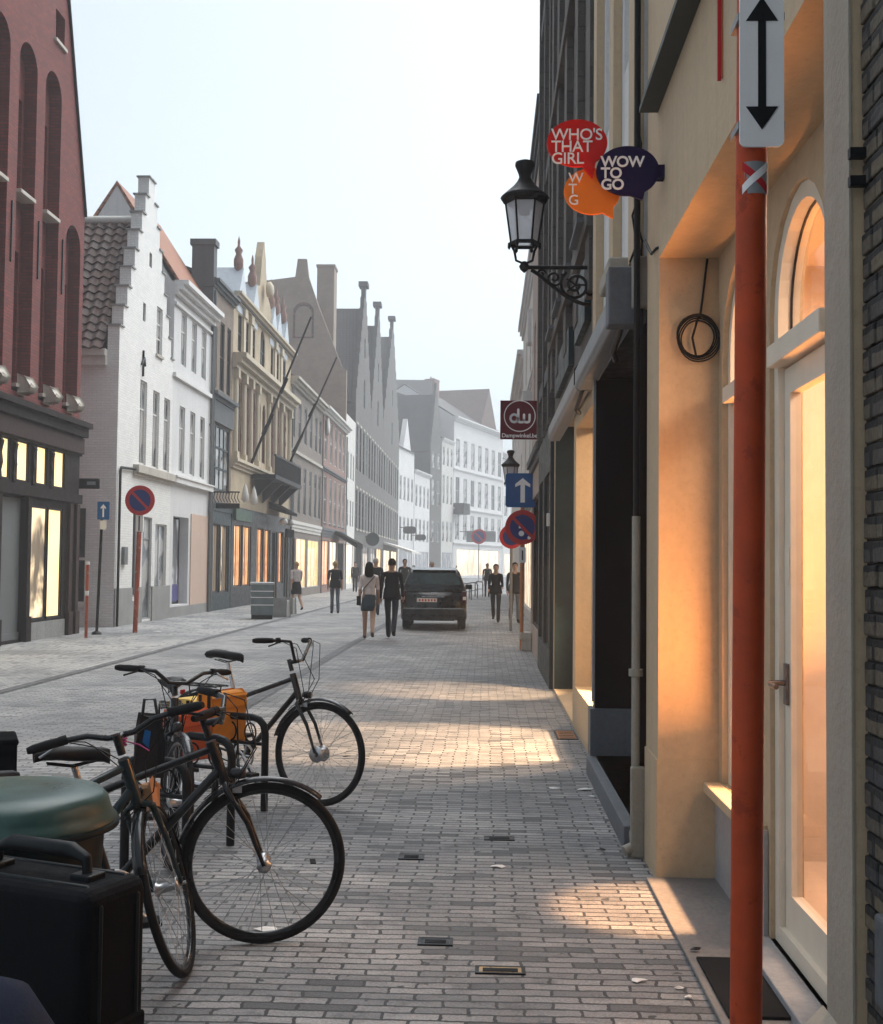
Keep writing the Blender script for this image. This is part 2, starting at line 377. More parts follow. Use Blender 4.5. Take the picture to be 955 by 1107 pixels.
m_greybrown = brick('grey_brown_brick', (.27, .225, .19), (.21, .175, .15), (.22, .20, .18), dirt=.45)
m_pinkbrick = brick('faded_red_brick', (.34, .19, .15), (.27, .155, .13), (.30, .24, .21), dirt=.4)
m_tan = brick('tan_brick', (.34, .26, .205), (.29, .22, .175), (.3, .25, .21), dirt=.35)
m_slate = brick('slate_grey_brick', (.15, .138, .128), (.095, .094, .094), (.14, .13, .12), dirt=.4)
m_stonetrim = stone('light_stone_trim', (.52, .48, .42), .25, 4, .85, .25, .45)
m_darktrim = paint('black_paint', (.016, .018, .021), .38, var=.3)
m_teal = paint('dark_teal_paint', (.022, .040, .046), .42, var=.3)
m_greypaint = paint('grey_paint', (.16, .17, .175), .5, var=.2)
m_wframe = paint('white_window_paint', (.66, .65, .63), .5, var=.12)
m_gframe = paint('grey_window_paint', (.28, .29, .30), .5, var=.15)
m_dframe = paint('dark_window_paint', (.03, .03, .032), .45, var=.2)
m_tile = tiles('dark_pantile', (.055, .050, .048), (.038, .036, .036))
m_orange_tile = tiles('orange_pantile', (.42, .17, .09), (.32, .13, .075), .28, .28)
m_red_tile = tiles('old_red_tile', (.20, .11, .085), (.15, .085, .07))
m_slateroof = tiles('slate', (.115, .10, .098), (.09, .083, .083), .25, .2)
m_zinc = paint('pale_zinc', (.50, .54, .58), .45, .3, .15)
m_pane = pane('dark_glass', (.022, .025, .028))
m_pane2 = pane('curtained_glass', (.06, .065, .07), .08, (.42, .41, .40))
m_pane3 = pane('grey_glass', (.15, .16, .17), .08, (.5, .49, .47))
m_black = paint('deep_black', (.006, .007, .009), .8, var=.3, spec=.02)
m_litgold = lit('lit_gold_display', (1, .74, .36), 0.71, (.30, .19, .11), 1.6, .35, (.36, .5))
m_litpale = glow('lit_pale_yellow', (1, .76, .36), .55)
m_litorange = lit('lit_orange_display', (1, .56, .26), 0.65, (.42, .13, .05), 2.6, .02, (.35, .62))
m_litamber = lit('lit_amber_display', (1, .70, .34), 0.65, (.48, .22, .08), 1.3, .02, (.32, .55))
m_litcream = lit('lit_cream_display', (1, .83, .60), 0.58, (.5, .32, .18), 1.0, .3, (.34, .5))
m_litdim = lit('lit_dim_display', (.95, .66, .38), 0.48, (.03, .028, .03), 2.6, .1, (.5, .62))
m_litmix = lit('lit_mixed_display', (1, .74, .45), .62, (.03, .03, .032), 2.2, 1.1, (.42, .56))
m_shopdark = lit('dim_shop_display', (.55, .56, .6), .30, (.02, .022, .026), 1.8, .7, (.5, .66))
m_cream = stone('cream_render', (.53, .405, .265), .16, 2.2, .8, .18, .28, (.30, .235, .165))
m_greybeige = stone('grey_beige_render', (.40, .365, .30), .12, 6, .8, .2, .2)
m_nearbrick = brick('near_dark_brick', (.050, .050, .055), (.16, .130, .085), (.018, .018, .018), .19, .058, .012, .8, .4, 1.0, .02)
m_concrete = stone('threshold_concrete', (.23, .215, .205), .3, 4, .85, .3, .25)
m_plinth = stone('grey_cement_plinth', (.36, .36, .37), .2, 4, .85, .3, .3)
m_bluestone = stone('blue_stone', (.13, .145, .165), .25, 3, .7, .2, .25)
m_creamframe = paint('cream_window_paint', (.78, .70, .58), .45, var=.08)
m_warmwall = stone('warm_interior_wall', (.62, .53, .46), .1, 1.5, .8, .05, .1)
m_glass = thinglass('shop_glass', (.93, .94, .95), 1.0)
m_metal = paint('brushed_steel', (.45, .45, .46), .3, .9, .1)
m_iron = paint('black_iron', (.012, .013, .015), .45, .3, .3)
m_greenwood = paint('grey_green_canopy', (.055, .065, .06), .6, var=.25)
m_pipe = stone('grey_beige_pipe', (.33, .30, .25), .2, 6, .6, .1, .4)
m_awngrey = paint('grey_awning_case', (.24, .26, .28), .45, .2, .2)
m_awnpale = paint('pale_awning_case', (.33, .33, .34), .5, .1, .15)

# ------------------------------------------------------------------ ground, sky-lit open air, haze
def sheet(name, x0, x1, y0, y1, z, mat):
    return struct(MB().quad((x0, y0, z), (x1, y0, z), (x1, y1, z), (x0, y1, z)).build(name, mat))
sheet('ground', -400, 400, -60, 700, -.012, m_walk)
sheet('road', -5.95, -2.7, -20, 230, -.004, m_road)
sheet('pavement', -2.62, 3.0, -20, 300, 0.0, m_sett)
sheet('far_pavement', -40, -6.03, -20, 230, 0.0, m_walk)
for x in (-2.7, -5.95):
    g = MB(); random.seed(3)
    pts = [(x + .012 * math.sin(i * .7) + random.uniform(-.006, .006), -20 + i * 1.0) for i in range(251)]
    for (xa, ya), (xb, yb) in zip(pts, pts[1:]):
        g.quad((xa - .085, ya, .004), (xa - .03, ya, -.002), (xb - .03, yb, -.002), (xb - .085, yb, .004))
        g.quad((xa - .03, ya, -.002), (xa + .03, ya, -.002), (xb + .03, yb, -.002), (xb - .03, yb, -.002))
        g.quad((xa + .03, ya, -.002), (xa + .085, ya, .004), (xb + .085, yb, .004), (xb + .03, yb, -.002))
    struct(g.build('gutter', m_gut))
HZ = MB().box(-420, 420, -70, 720, -1.0, 31)
hz = HZ.build('haze', None); hz['kind'] = 'stuff'
hm = bpy.data.materials.new('haze_air'); hm.use_nodes = True; t = hm.node_tree; t.nodes.clear()
pv = N(t, 'ShaderNodeVolumePrincipled'); pv.inputs['Color'].default_value = (.93, .96, 1, 1); pv.inputs['Density'].default_value = .0023; pv.inputs['Anisotropy'].default_value = 0.0
mo = N(t, 'ShaderNodeOutputMaterial'); t.links.new(pv.outputs[0], mo.inputs['Volume'])
hz.data.materials.clear(); hz.data.materials.append(hm)

# ------------------------------------------------------------------ window and house builders
WCACHE = {}
def window(par, x0, x1, z0, z1, y, fm=None, pm=None, nx=2, nz=2, sill=None, fw=.05, top=None, name='window'):
    """a sash: frame (with its bars), the glass as its own sub-part, and a sill where asked"""
    fm = fm or m_wframe; pm = pm or m_pane; W = x1 - x0; H = z1 - z0
    key = (round(W, 3), round(H, 3), fm.name, pm.name, nx, nz, sill.name if sill else '', fw, top)
    if key not in WCACHE:
        f = MB(); d = .045
        for a, b in ((0, fw), (W - fw, W)): f.box(a, b, 0, d, 0, H)
        f.box(fw, W - fw, 0, d, 0, fw); f.box(fw, W - fw, 0, d, H - fw, H)
        for i in range(1, nx):
            c = fw + (W - 2 * fw) * i / nx; f.box(c - fw * .32, c + fw * .32, .008, d, fw, H - fw)
        zs = [top] if top else [fw + (H - 2 * fw) * i / nz for i in range(1, nz)]
        for c in zs: f.box(fw, W - fw, .006, d - .002, c - fw * .4, c + fw * .4)
        p = MB().quad((.01, .03, .01), (W - .01, .03, .01), (W - .01, .03, H - .01), (.01, .03, H - .01))
        sm = MB().box(-.06, W + .06, -y - .055, .0, -.075, -.004).mesh('sill', sill) if sill else None
        WCACHE[key] = (f.mesh(name, fm), p.mesh('pane', pm), sm)
    fme, pme, sme = WCACHE[key]
    o = place(fme, name, par, (x0, y, z0)); place(pme, 'pane', o)
    if sme: place(sme, 'sill', o)
    return o
def house(name, label, d0, d1, H, wall, wins, X=-9.25, side='L', D=8.0, outline=None, roof=None, cornices=(), reveal=.09, wy=.03,
          z0=0.0, body=None, group=None, cat='house', sidez=None, loc=None, rot=None):
    """wins: (x0, x1, z0, z1, dict) in metres along the front from its left end as seen from the street; front at local y = 0, street at -y"""
    W = d1 - d0
    if loc is None: loc = (X, d0, 0) if side == 'L' else (X, d1, 0)
    if rot is None: rot = R(90) if side == 'L' else R(-90)
    root = thing(name, label, cat, loc, rot, group)
    outline = outline or rect(0, W, z0, H)
    holes = []
    for wd in wins:
        k = wd[4] if len(wd) > 4 else {}
        holes.append(arch(wd[0], wd[1], wd[2], wd[3] - k.get('rise', (wd[1] - wd[0]) / 2), k.get('rise')) if k.get('arch') else rect(wd[0], wd[1], wd[2], wd[3]))
        if wd[2] < z0: holes.pop()
    MB().holed(outline, holes, 0, .3, reveal).build('wall', wall, root)
    sz = sidez or H
    bm_ = body or wall
    MB().box(0, .3, .3, D, 0, sz).box(W - .3, W, .3, D, 0, sz).box(.3, W - .3, D - .3, D, 0, sz).build('side_wall', bm_, root)
    for wd in wins:
        k = wd[4] if len(wd) > 4 else {}
        pm_ = k.get('p')
        if k.get('name') is None and pm_ in (m_pane2, m_pane3) and random.random() < .45: pm_ = random.choice((m_pane, m_pane2, m_pane3))
        window(root, wd[0], wd[1], wd[2], wd[3], k.get('y', wy), k.get('f'), pm_, k.get('nx', 2), k.get('nz', 2), k.get('sill'), k.get('fw', .05), k.get('top'), k.get('name', 'window'))
    for (z, h, pr, mt) in cornices:
        c = MB(); st = max(1, min(3, int(h / .09)))
        for i in range(st):
            c.box(-.03, W + .03, -pr * (i + 1) / st, .002, z + h * i / st + (.002 if i else 0), z + h * (i + 1) / st)
        c.build('cornice', mt, root)
    if roof:
        typ, rise, mt = roof[:3]; ov = roof[3] if len(roof) > 3 else .15
        r = MB()
        if typ == 'along':      # ridge runs along the street
            pts = [(-ov, H), (D / 2, H + rise), (D + ov, H), (D + ov, H - .12), (D / 2, H + rise - .14), (-ov, H - .12)]
            r.prism([(p[0], p[1]) for p in pts], -.02, W + .02, 'x')
            for xa, xb in ((.002, .3), (W - .3, W - .002)): MB().prism([(0.02, H - .14), (D, H - .14), (D / 2, H + rise - .13)], xa, xb, 'x').build('gable', bm_, root)
        else:                    # ridge runs back from the street
            e = sz
            pts = [(-ov, e - .05), (W / 2, e + rise), (W + ov, e - .05), (W + ov, e - .2), (W / 2, e + rise - .16), (-ov, e - .2)]
            r.prism(pts, .31, D, 'y')
        r.build('roof', mt, root)
    return root
def part_box(root, name, mat, *b, bevel=0): return MB().box(*b).build(name, mat, root, bevel)
def chimney(root, x0, x1, y0, y1, z0, z1, mat=None, pots=1):
    c = MB().box(x0, x1, y0, y1, z0, z1 - .18).box(x0 - .06, x1 + .06, y0 - .06, y1 + .06, z1 - .18, z1)
    o = c.build('chimney', mat or m_pinkbrick, root); p = MB()
    for i in range(pots):
        cx = x0 + (x1 - x0) * (i + .5) / pots; p.cyl((cx, (y0 + y1) / 2, z1), (cx, (y0 + y1) / 2, z1 + .35), .12, .1)
    if pots: p.build('chimney_pot', m_pinkbrick, o)
    return o
def stepped(W, eave, top, n, cap=.6):
    """outline of a stepped gable"""
    left = []; prev = eave
    for i in range(n + 1):
        x = (W / 2 - cap / 2) * i / n; z = eave + (top - eave) * (i + 1) / (n + 1)
        if i: left.append((x, prev))
        left.append((x, z)); prev = z
    return [(0, 0), (W, 0)] + [(W - x, z) for x, z in left] + left[::-1]

# ================================================================== LEFT SIDE OF THE STREET
# --- red brick gabled house with the dark timber shopfront
W = 10.3; d0 = 16.6
half = [(10.3, 9.5), (8.9, 13.8), (7.95, 16.2), (6.7, 17.9), (5.15, 18.9)]
out = [(0, 4.75), (10.3, 4.75)] + half + [(10.3 - x, z) for (x, z) in reversed(half[:-1])]
root = thing('brick_house', 'dark red brick house with tall arched niches above a dark timber shopfront', 'house', (-9.25, d0, 0), R(90))
bays = [1.2, 2.6, 4.0, 5.4, 6.8, 8.2, 9.6]
niches = []; inner = []
for i, c in enumerate(bays):
    t_ = 9.1 if i in (0, 6) else 12.0
    niches.append(arch(c - .47, c + .47, 4.95, t_ - .47))
    inner.append((c - .30, c + .36, 5.1, 7.85))
    if i not in (0, 6): inner.append((c - .30, c + .36, 8.95, 10.95))
tops = [(4.3, 4.95, 13.0, 14.7), (5.3, 5.95, 13.0, 14.7), (8.2, 8.75, 12.75, 13.4)]
MB().holed(out, niches + [rect(a, b, c, d) for a, b, c, d in tops], 0, .26).build('wall', m_redbrick, root)
MB().holed(out, [rect(a, b, c, d) for a, b, c, d in inner + tops], .262, .5).build('niche_wall', m_redbrick, root)
for a, b, c, d in inner: window(root, a, b, c, d, .36, m_wframe, m_pane, 1, 1, m_stonetrim, .07, (d - c) * .62)
for a, b, c, d in tops: window(root, a, b, c, d, .2, m_wframe, m_pane, 1, 2, m_stonetrim, .06)
for c in bays:
    MB().prism([(-.02, 4.93), (-.20, 4.98), (-.26, 5.08), (-.16, 5.24), (-.02, 5.27)], c - .16, c + .16, 'x').build('corbel', m_stonetrim, root, .055, 3)
for c in bays[:-1]:
    MB().box(c + .69, c + .73, -.03, .0, 7.4, 8.6).build('wall_anchor', m_iron, root)
cop = MB()
for hs_ in (half, [(10.3 - x, z) for (x, z) in half]):
    for (xa, za), (xb, zb) in zip(hs_, hs_[1:]):
        cop.prism([(xa, za), (xb, zb), (xb, zb + .1), (xa, za + .1)], -.06, .52, 'y')
cop.build('coping', m_darktrim, root)
MB().box(0, .3, .5, 9, 0, 9.4).box(10.0, 10.3, .5, 9, 0, 9.4).box(.3, 10, 8.7, 9, 0, 9.4).build('side_wall', m_redbrick, root)
MB().prism([(-.05, 9.4), (5.15, 18.5), (10.35, 9.4), (10.35, 9.25), (5.15, 18.35), (-.05, 9.25)], .51, 9, 'y').build('roof', m_tile, root)
# the shopfront under it
lights = [(.35, .95), (1.3, 1.9), (2.25, 2.85), (3.2, 3.8), (4.15, 4.75), (5.1, 5.7), (5.9, 6.32), (6.68, 7.28), (7.72, 8.3), (8.72, 9.36)]
big = [(.4, 2.4, .4, 2.78), (2.75, 5.5, .4, 2.78), (7.33, 8.42, .40, 2.76), (8.46, 9.32, .40, 2.76)]
shut = (6.0, 7.15, .06, 2.86)
MB().holed(rect(0, 10.3, 0, 4.745), [rect(a, b, 3.2, 4.0) for a, b in lights] + [rect(*q) for q in big] + [rect(*shut)], -.02, .3, .14).build('shopfront', m_brownwood, root)
for a, b in lights: window(root, a, b, 3.2, 4.0, .0, m_dframe, m_litpale, 1, 1, None, .03, None, 'transom_light')
for a, b, c, d in big: window(root, a, b, c, d, .0, m_dframe, m_litpale if a > 8.4 else m_litmix if a > 7 else m_litgold, 1, 1, None, .05, None, 'display_window')
s = MB()
for i in range(28): s.prism([(.08, .06 + i * .1), (.105, .085 + i * .1), (.08, .16 + i * .1)], shut[0], shut[1], 'x')
s.box(shut[0], shut[1], .05, .12, .06, .2); s.build('roller_shutter', m_greypaint, root)
MB().box(-.02, 10.32, -.12, .0, 4.05, 4.4).build('fascia', m_brownpanel, root)
MB().box(-.05, 10.35, -.3, .0, 4.62, 4.74).box(-.05, 10.35, -.2, .0, 4.42, 4.62).build('cornice', m_brownwood, root)
MB().box(-.02, 10.32, -.1, -.022, 2.92, 3.12).box(-.02, 10.32, -.07, -.022, 4.0, 4.05).build('shop_beam', m_brownwood, root)
for a, b in zip(lights, lights[1:]):
    c = (a[1] + b[0]) / 2
    MB().prism([(-.022, 3.14), (-.06, 3.18), (-.045, 3.35), (-.075, 3.5), (-.05, 3.7), (-.09, 3.9), (-.022, 3.98)], c - .06, c + .06, 'x').build('bracket', m_brownwood, root)
for c in (5.75, 7.24, 9.68, 10.12):
    MB().box(c - .09, c + .09, -.09, -.022, 0, 2.9).box(c - .13, c + .13, -.12, -.022, 0, .5).build('pilaster', m_brownpanel if c > 9.5 else m_brownwood, root)
MB().box(7.33, 9.5, -.05, -.022, 0, .36).build('stall_riser', m_grey, root)

# --- white stepped gable house, its tiled side roof towards us
W = 5.2; d0 = 29.7
wl = [(1.9, 2.55, 4.24, 6.5), (3.15, 3.8, 4.24, 6.4), (4.3, 4.95, 4.24, 6.35)]
wins = [w_ + (dict(f=m_wframe, p=m_pane3, nx=2, top=1.5, sill=None),) for w_ in wl]
wins += [(3.35, 3.95, 7.45, 8.8, dict(f=m_wframe, p=m_pane2, nx=2, nz=3, sill=m_stonetrim)),
         (1.5, 1.95, .7, 2.95, dict(f=m_gframe, p=m_pane, nx=1, nz=1)), (2.4, 3.3, .06, 2.85, dict(f=m_gframe, p=m_pane3, nx=1, nz=1, top=2.2, name='door')),
         (3.65, 4.85, .75, 2.7, dict(f=m_wframe, p=m_pane3, nx=2, nz=1)), (2.0, 2.25, 8.1, 8.6, dict(f=m_dframe, p=m_pane, nx=1, nz=1)), (2.5, 2.75, 9.7, 10.1, dict(f=m_dframe, p=m_pane, nx=1, nz=1))]
hB = house('stepped_gable_house', 'narrow whitewashed house with stepped gable beside the dark red brick house', d0, d0 + W, 7.0, m_whitewash, wins,
           outline=stepped(W, 7.0, 12.1, 8, .6), D=9, reveal=.12, wy=.05, sidez=6.95)
for i in range(9):
    x = (W / 2 - .3) * i / 8; z = 7.0 + 5.1 * (i + 1) / 9; st_w = (W / 2 - .3) / 8
    for xx in (x, W - x - st_w): MB().box(xx - .04, xx + st_w + .03, -.04, .34, z, z + .04).build('coping', m_grey, hB)
MB().box(1.4, 5.22, -.16, .0, 3.98, 4.18).box(1.4, 5.2, -.08, .0, 3.9, 3.98).build('ledge', m_stonetrim, hB)
MB().holed(rect(0, W, 0, .95), [rect(1.46, 1.99, .6, .95), rect(2.36, 3.34, 0, .95)], -.04, -.002).build('plinth', m_grey, hB)
MB().tube([(.12, -.06, 0), (.12, -.06, 3.9), (.2, -.06, 4.0), (1.4, -.06, 4.05)], .035).build('drainpipe', m_iron, hB)
MB().tube([(1.9, -.03, 6.9), (2.05, -.05, 7.1), (2.2, -.03, 6.9)], .03).box(2.03, 2.07, -.05, 0, 6.6, 7.3).build('wall_anchor', m_iron, hB)
part_box(hB, 'letter_box', m_greypaint, .55, .85, -.08, 0, 1.55, 2.0)
# side shop window (faces us)
MB().box(-.03, 0, .75, 1.75, .62, 2.95).build('side_window', m_pane, hB); MB().box(-.05, -.03, .7, 1.8, 1.65, 1.72).box(-.07, 0, .65, 1.85, .5, .62).build('window_rail', m_offwhite, hB)
MB().box(-.14, 0, .3, 9, 6.55, 6.78).box(-.22, 0, .3, 9, 6.78, 6.95).build('eaves_cornice', m_offwhite, hB)
# pantiles: rolling courses
def pantiles(root, P00, P10, P11, P01, nr, nc, mat, name='roof', amp=.045):
    m = MB(); P00, P10, P11, P01 = map(Vector, (P00, P10, P11, P01)); nrm = (P10 - P00).cross(P01 - P00).normalized(); k = 6
    for r in range(nr):
        row = []
        for e, off in ((0, .05), (1, .0)):
            v = (r + e * 1.08) / nr
            for c in range(nc * k + 1):
                u = c / (nc * k); p = (P00.lerp(P10, u)).lerp(P01.lerp(P11, u), min(1, v))
                row.append(p + nrm * (off + amp * math.sin(2 * math.pi * c / k) + random.uniform(-.004, .004)))
        n = nc * k + 1
        m.add(row, [(i, i + 1, n + i + 1, n + i) for i in range(nc * k)], True)
        m.add(row[:n] + [p - nrm * .05 for p in row[:n]], [(i, n + i, n + i + 1, i + 1) for i in range(nc * k)])
    return m.build(name, mat, root)
pantiles(hB, (-.25, 9, 6.95), (-.25, .33, 6.95), (W / 2, .33, 10.95), (W / 2, 9, 10.95), 17, 30, paint('dark_clay_tile', (.105, .056, .043), .6, var=.5, scale=3, wear=(.12, .10, .09)))
pantiles(hB, (W + .1, .33, 6.95), (W + .1, 9, 6.95), (W / 2, 9, 10.95), (W / 2, .33, 10.95), 17, 30, MATS['dark_clay_tile'])
MB().tube([(W / 2, .4, 11.0), (W / 2, 9, 11.0)], .12).build('ridge', m_offwhite, hB)

# --- white three-storey house with a heavy cornice
W = 4.8; d0 = 34.9
cols = [(.85, 1.5), (2.15, 2.8), (3.45, 4.1)]
wins = [(a, b, 7.6, 9.2, dict(p=m_pane3, f=m_wframe, top=1.05)) for a, b in cols] + [(a, b, 4.35, 6.35, dict(p=m_pane3, f=m_wframe, top=1.35)) for a, b in cols]
wins += [(.35, 2.2, .35, 3.0, dict(p=m_shopdark, f=m_dframe, nx=1, nz=1, y=.28, name='display_window'))]
hC = house('white_house', 'smooth white three-storey house with deep cornice and orange tile roof', d0, d0 + W, 9.95, m_lav, wins, D=3.6, reveal=.3, wy=.05,
           cornices=[(9.55, .42, .42, m_white), (9.25, .08, .08, m_white), (7.1, .13, .10, m_white), (3.98, .16, .16, m_white), (4.14, .05, .2, m_white)], roof=('along', 3.0, m_orange_tile))
MB().box(2.45, 4.7, -.03, .002, .05, 3.15).build('shop_panel', m_pink, hC)
MB().box(0, 4.8, -.04, .002, 0, .3).build('plinth', m_grey, hC)
part_box(hC, 'shop_poster', paint('violet_poster', (.10, .09, .28), .5, var=.4), .5, 2.0, .24, .275, .45, .95)

# --- narrow dark house
W = 3.4; d0 = 39.75
wins = [(.4, .8, 7.6, 9.7, dict(f=m_dframe, p=m_pane, nx=1)), (1.3, 1.95, 7.6, 10.0, dict(f=m_dframe, p=m_pane)), (2.4, 3.0, 7.6, 10.0, dict(f=m_dframe, p=m_pane)),
        (.3, 3.1, 4.1, 6.4, dict(f=m_teal, p=m_pane2, nx=4, nz=3, fw=.09)), (.25, 1.6, .6, 2.95, dict(f=m_dframe, p=m_litdim, nx=2, nz=1, name='display_window')), (1.8, 3.1, .6, 2.95, dict(f=m_dframe, p=m_litdim, nx=2, nz=1, name='display_window'))]
hD = house('narrow_house', 'narrow dark brown house with a wide teal upstairs window and black shopfront', d0, d0 + W, 11.2, m_brown, wins, D=8, roof=('along', 1.6, m_tile),
           cornices=[(7.15, .25, .25, m_dgrey), (3.25, .45, .1, m_teal), (10.9, .3, .25, m_dgrey)])
MB().box(-.1, .35, -.05, .7, 9.2, 12.3).box(-.16, .41, -.11, .76, 12.3, 12.5).box(-.14, .38, -.09, .74, 10.9, 11.05).build('chimney', m_dgrey, hD)
MB().holed(rect(.02, W - .02, 0, 3.25), [rect(.25, 1.6, .6, 2.95), rect(1.8, 3.1, .6, 2.95)], -.05, -.003).build('shopfront', m_teal, hD)
MB().box(.02, W - .02, -.08, -.003, 6.42, 7.14).build('upper_panel', m_dgrey, hD)
s = MB().tube([(.2, -.05, 4.0), (.2, -1.0, 4.0)], .025)
for i in range(9): s.tube([(.2, -.15 - i * .1, 3.98), (.2, -.12 - i * .1, 3.8), (.2, -.2 - i * .1, 3.65)], .015, 5)
s.box(.17, .23, -1.0, -.2, 3.45, 3.62); s.build('scroll_bracket', m_iron, hD)

# --- ornate yellow sandstone house with red finials
W = 12.9; d0 = 43.15
gr = [(.8, 1.5), (2.1, 2.8), (3.5, 4.1), (7.6, 8.2), (8.9, 9.6), (10.7, 11.4)]
wins = [(a, b, 5.75, 8.35, dict(f=m_rust, p=m_pane2, top=1.8)) for a, b in gr] + [(4.8, 5.5, 5.75, 8.2, dict(f=m_rust, p=m_pane, arch=1)), (5.9, 6.6, 5.75, 8.2, dict(f=m_rust, p=m_pane, arch=1))]
wins += [(a, b, 9.5, 10.9, dict(f=m_dframe, p=m_pane)) for a, b in gr] + [(5.2, 6.2, 9.4, 11.2, dict(f=m_dframe, p=m_pane, arch=1))]
shopw = [(.5, 2.0), (2.2, 3.7), (4.9, 6.3), (6.5, 7.9), (9.9, 11.2)]
wins += [(a, b, .75, 3.05, dict(f=m_dframe, p=m_litorange, nx=2, nz=1, name='display_window')) for a, b in shopw] + [(8.3, 9.6, .05, 3.0, dict(f=m_dframe, p=m_black, nx=1, nz=1, name='door')), (11.4, 12.5, .05, 2.9, dict(f=m_dframe, p=m_black, nx=1, nz=1, name='door'))]
out = [(0, 0), (W, 0), (W, 11.4), (7.9, 11.4), (7.9, 12.0), (7.2, 12.6), (6.5, 12.9), (6.1, 14.2), (5.7, 14.9), (5.3, 14.2), (4.9, 12.9), (4.2, 12.6), (3.5, 12.0), (3.5, 11.4), (0, 11.4)]
hE = house('sandstone_house', 'ornate yellow sandstone house with red finials, balcony and orange lit shop windows', d0, d0 + W, 11.4, m_yellow, wins, outline=out, D=9, reveal=.12,
           cornices=[(8.75, .55, .5, m_ochre), (5.1, .35, .25, m_ochre), (11.25, .3, .3, m_ochre)], roof=('along', 2.0, m_slateroof))
MB().holed(rect(0, W, 0, 3.7), [rect(a, b, .75, 3.05) for a, b in shopw] + [rect(8.3, 9.6, .05, 3.0), rect(11.4, 12.5, .05, 2.9)], -.06, -.003).build('shopfront', m_darktrim, hE)
for x in [.3, 1.8, 3.1, 4.45, 7.0, 8.55, 10.1, 12.4]:
    MB().cyl((x, -.05, 5.5), (x, -.05, 8.6), .13, .10, 10).box(x - .18, x + .18, -.2, 0, 8.4, 8.74).box(x - .18, x + .18, -.2, 0, 5.46, 5.7).build('column', m_ochre, hE)
for a, b in gr:
    p = MB().holed(rect(a - .2, b + .2, 5.73, 8.5), [rect(a - .02, b + .02, 5.75, 8.36)], -.03, -.002)
    for z in (6.3, 7.0, 7.7): p.box(a - .22, a - .0, -.045, -.031, z, z + .18).box(b, b + .22, -.045, -.031, z, z + .18)
    p.build('window_surround', m_rust, hE)
for x in (1.8, 3.1, 8.55, 10.1): MB().box(x - .2, x + .2, -.06, -.002, 9.4, 11.2).box(x - .26, x + .26, -.12, -.002, 10.9, 11.24).build('attic_pilaster', m_ochre, hE)
MB().lathe([(0, 0), (.3, .05), (.34, .2), (.2, .3), (0, .32)], 14, Matrix.Translation((5.7, -.1, 12.9)) @ Matrix.Rotation(R(90), 4, 'X')).build('medallion', m_ochre, hE)
for a, b in ((1.15, m_zinc), (3.8, m_zinc), (7.9, m_zinc), (9.25, m_zinc), (11.05, m_zinc)):
    k = MB().prism([(a - .75, 11.5), (a + .75, 11.5), (a, 12.7)], -.1, .9, 'y').box(a - .65, a + .65, -.02, .5, 10.95, 11.5)
    f = k.build('dormer', m_zinc, hE)
    MB().lathe([(.0, 13.9), (.05, 13.7), (.05, 13.5), (.16, 13.35), (.1, 13.2), (.18, 13.0), (.18, 12.75), (.08, 12.5)], 10, Matrix.Translation((a, .1, 0))).build('finial', m_pinkbrick, f)
bal = MB().box(3.6, 10.2, -1.0, -.05, 4.95, 5.12)
for i in range(45): bal.box(3.65 + i * .147, 3.68 + i * .147, -.98, -.95, 5.12, 5.85)
bal.box(3.6, 10.2, -1.0, -.93, 5.85, 5.92)
for x in (4, 6, 8, 9.9): bal.prism([(-.05, 4.95), (-.9, 4.95), (-.05, 4.1)], x - .09, x + .09, 'x')
bal.build('balcony', m_iron, hE)
for (x, dxo, z1) in ((2.9, 2.3, 11.2), (10.2, 2.4, 10.9)):
    k = MB().tube([(x, -.1, 5.3), (x, -.1 - dxo, z1)], [.055, .035]); k.tube([(x, -.1 - dxo * .22, 6.6), (x, -.14 - dxo * .36, 7.4)], [.09, .06]); k.tube([(x, -.1 - dxo * .5, 8.2), (x, -.14 - dxo * .6, 8.8)], [.07, .05]); k.build('flagpole', m_iron, hE)
part_box(hE, 'shop_sign', paint('green_sign', (.05, .10, .07), .5), .3, 3.3, -.16, -.07, 3.2, 3.62)
for x in (.9, 2.6): MB().lathe([(.0, 4.6), (.06, 4.45), (.13, 4.15), (.14, 3.95), (.0, 3.85)], 10, Matrix.Translation((x, -.35, 0))).build('sign_lamp', m_wframe, hE)
k = MB().prism([(-.06, 3.95), (-.06, 4.25), (-.8, 3.85), (-.8, 3.72)], 7.4, 10.4, 'x'); k.build('awning', m_black, hE)
MB().box(7.2, 9.0, -.9, -.8, 2.75, 3.1).build('hanging_sign', m_black, hE)
for x in (8.0, 9.8): MB().lathe([(.0, 3.55), (.16, 3.45), (.19, 3.3), (.0, 3.22)], 10, Matrix.Translation((x, -.6, .05))).build('lamp_globe', m_wframe, hE)

# --- grey-brown house
W = 10.9; d0 = 56.1
c5 = [.6, 2.5, 4.4, 6.3, 8.2, 9.8]
wins = [(c, c + .85, 7.7, 9.6, dict(f=m_gframe, p=m_pane2)) for c in c5] + [(c, c + .85, 4.1, 6.5, dict(f=m_gframe, p=m_pane2, top=1.6)) for c in c5]
wins += [(.4, 1.9, .05, 2.9, dict(f=m_dframe, p=m_black, nx=1, nz=1, name='door')), (2.4, 5.6, .4, 2.9, dict(f=m_wframe, p=m_litamber, nx=2, nz=1, name='display_window')), (6.2, 10.4, .4, 2.9, dict(f=m_wframe, p=m_litamber, nx=3, nz=1, name='display_window'))]
hF = house('grey_brown_house', 'grey-brown brick house with old red roof past the sandstone house', d0, d0 + W, 10.5, m_greybrown, wins, D=9, roof=('along', 3.4, m_red_tile),
           cornices=[(10.1, .4, .4, m_stonetrim), (6.95, .15, .1, m_stonetrim), (3.2, .5, .12, m_offwhite)])
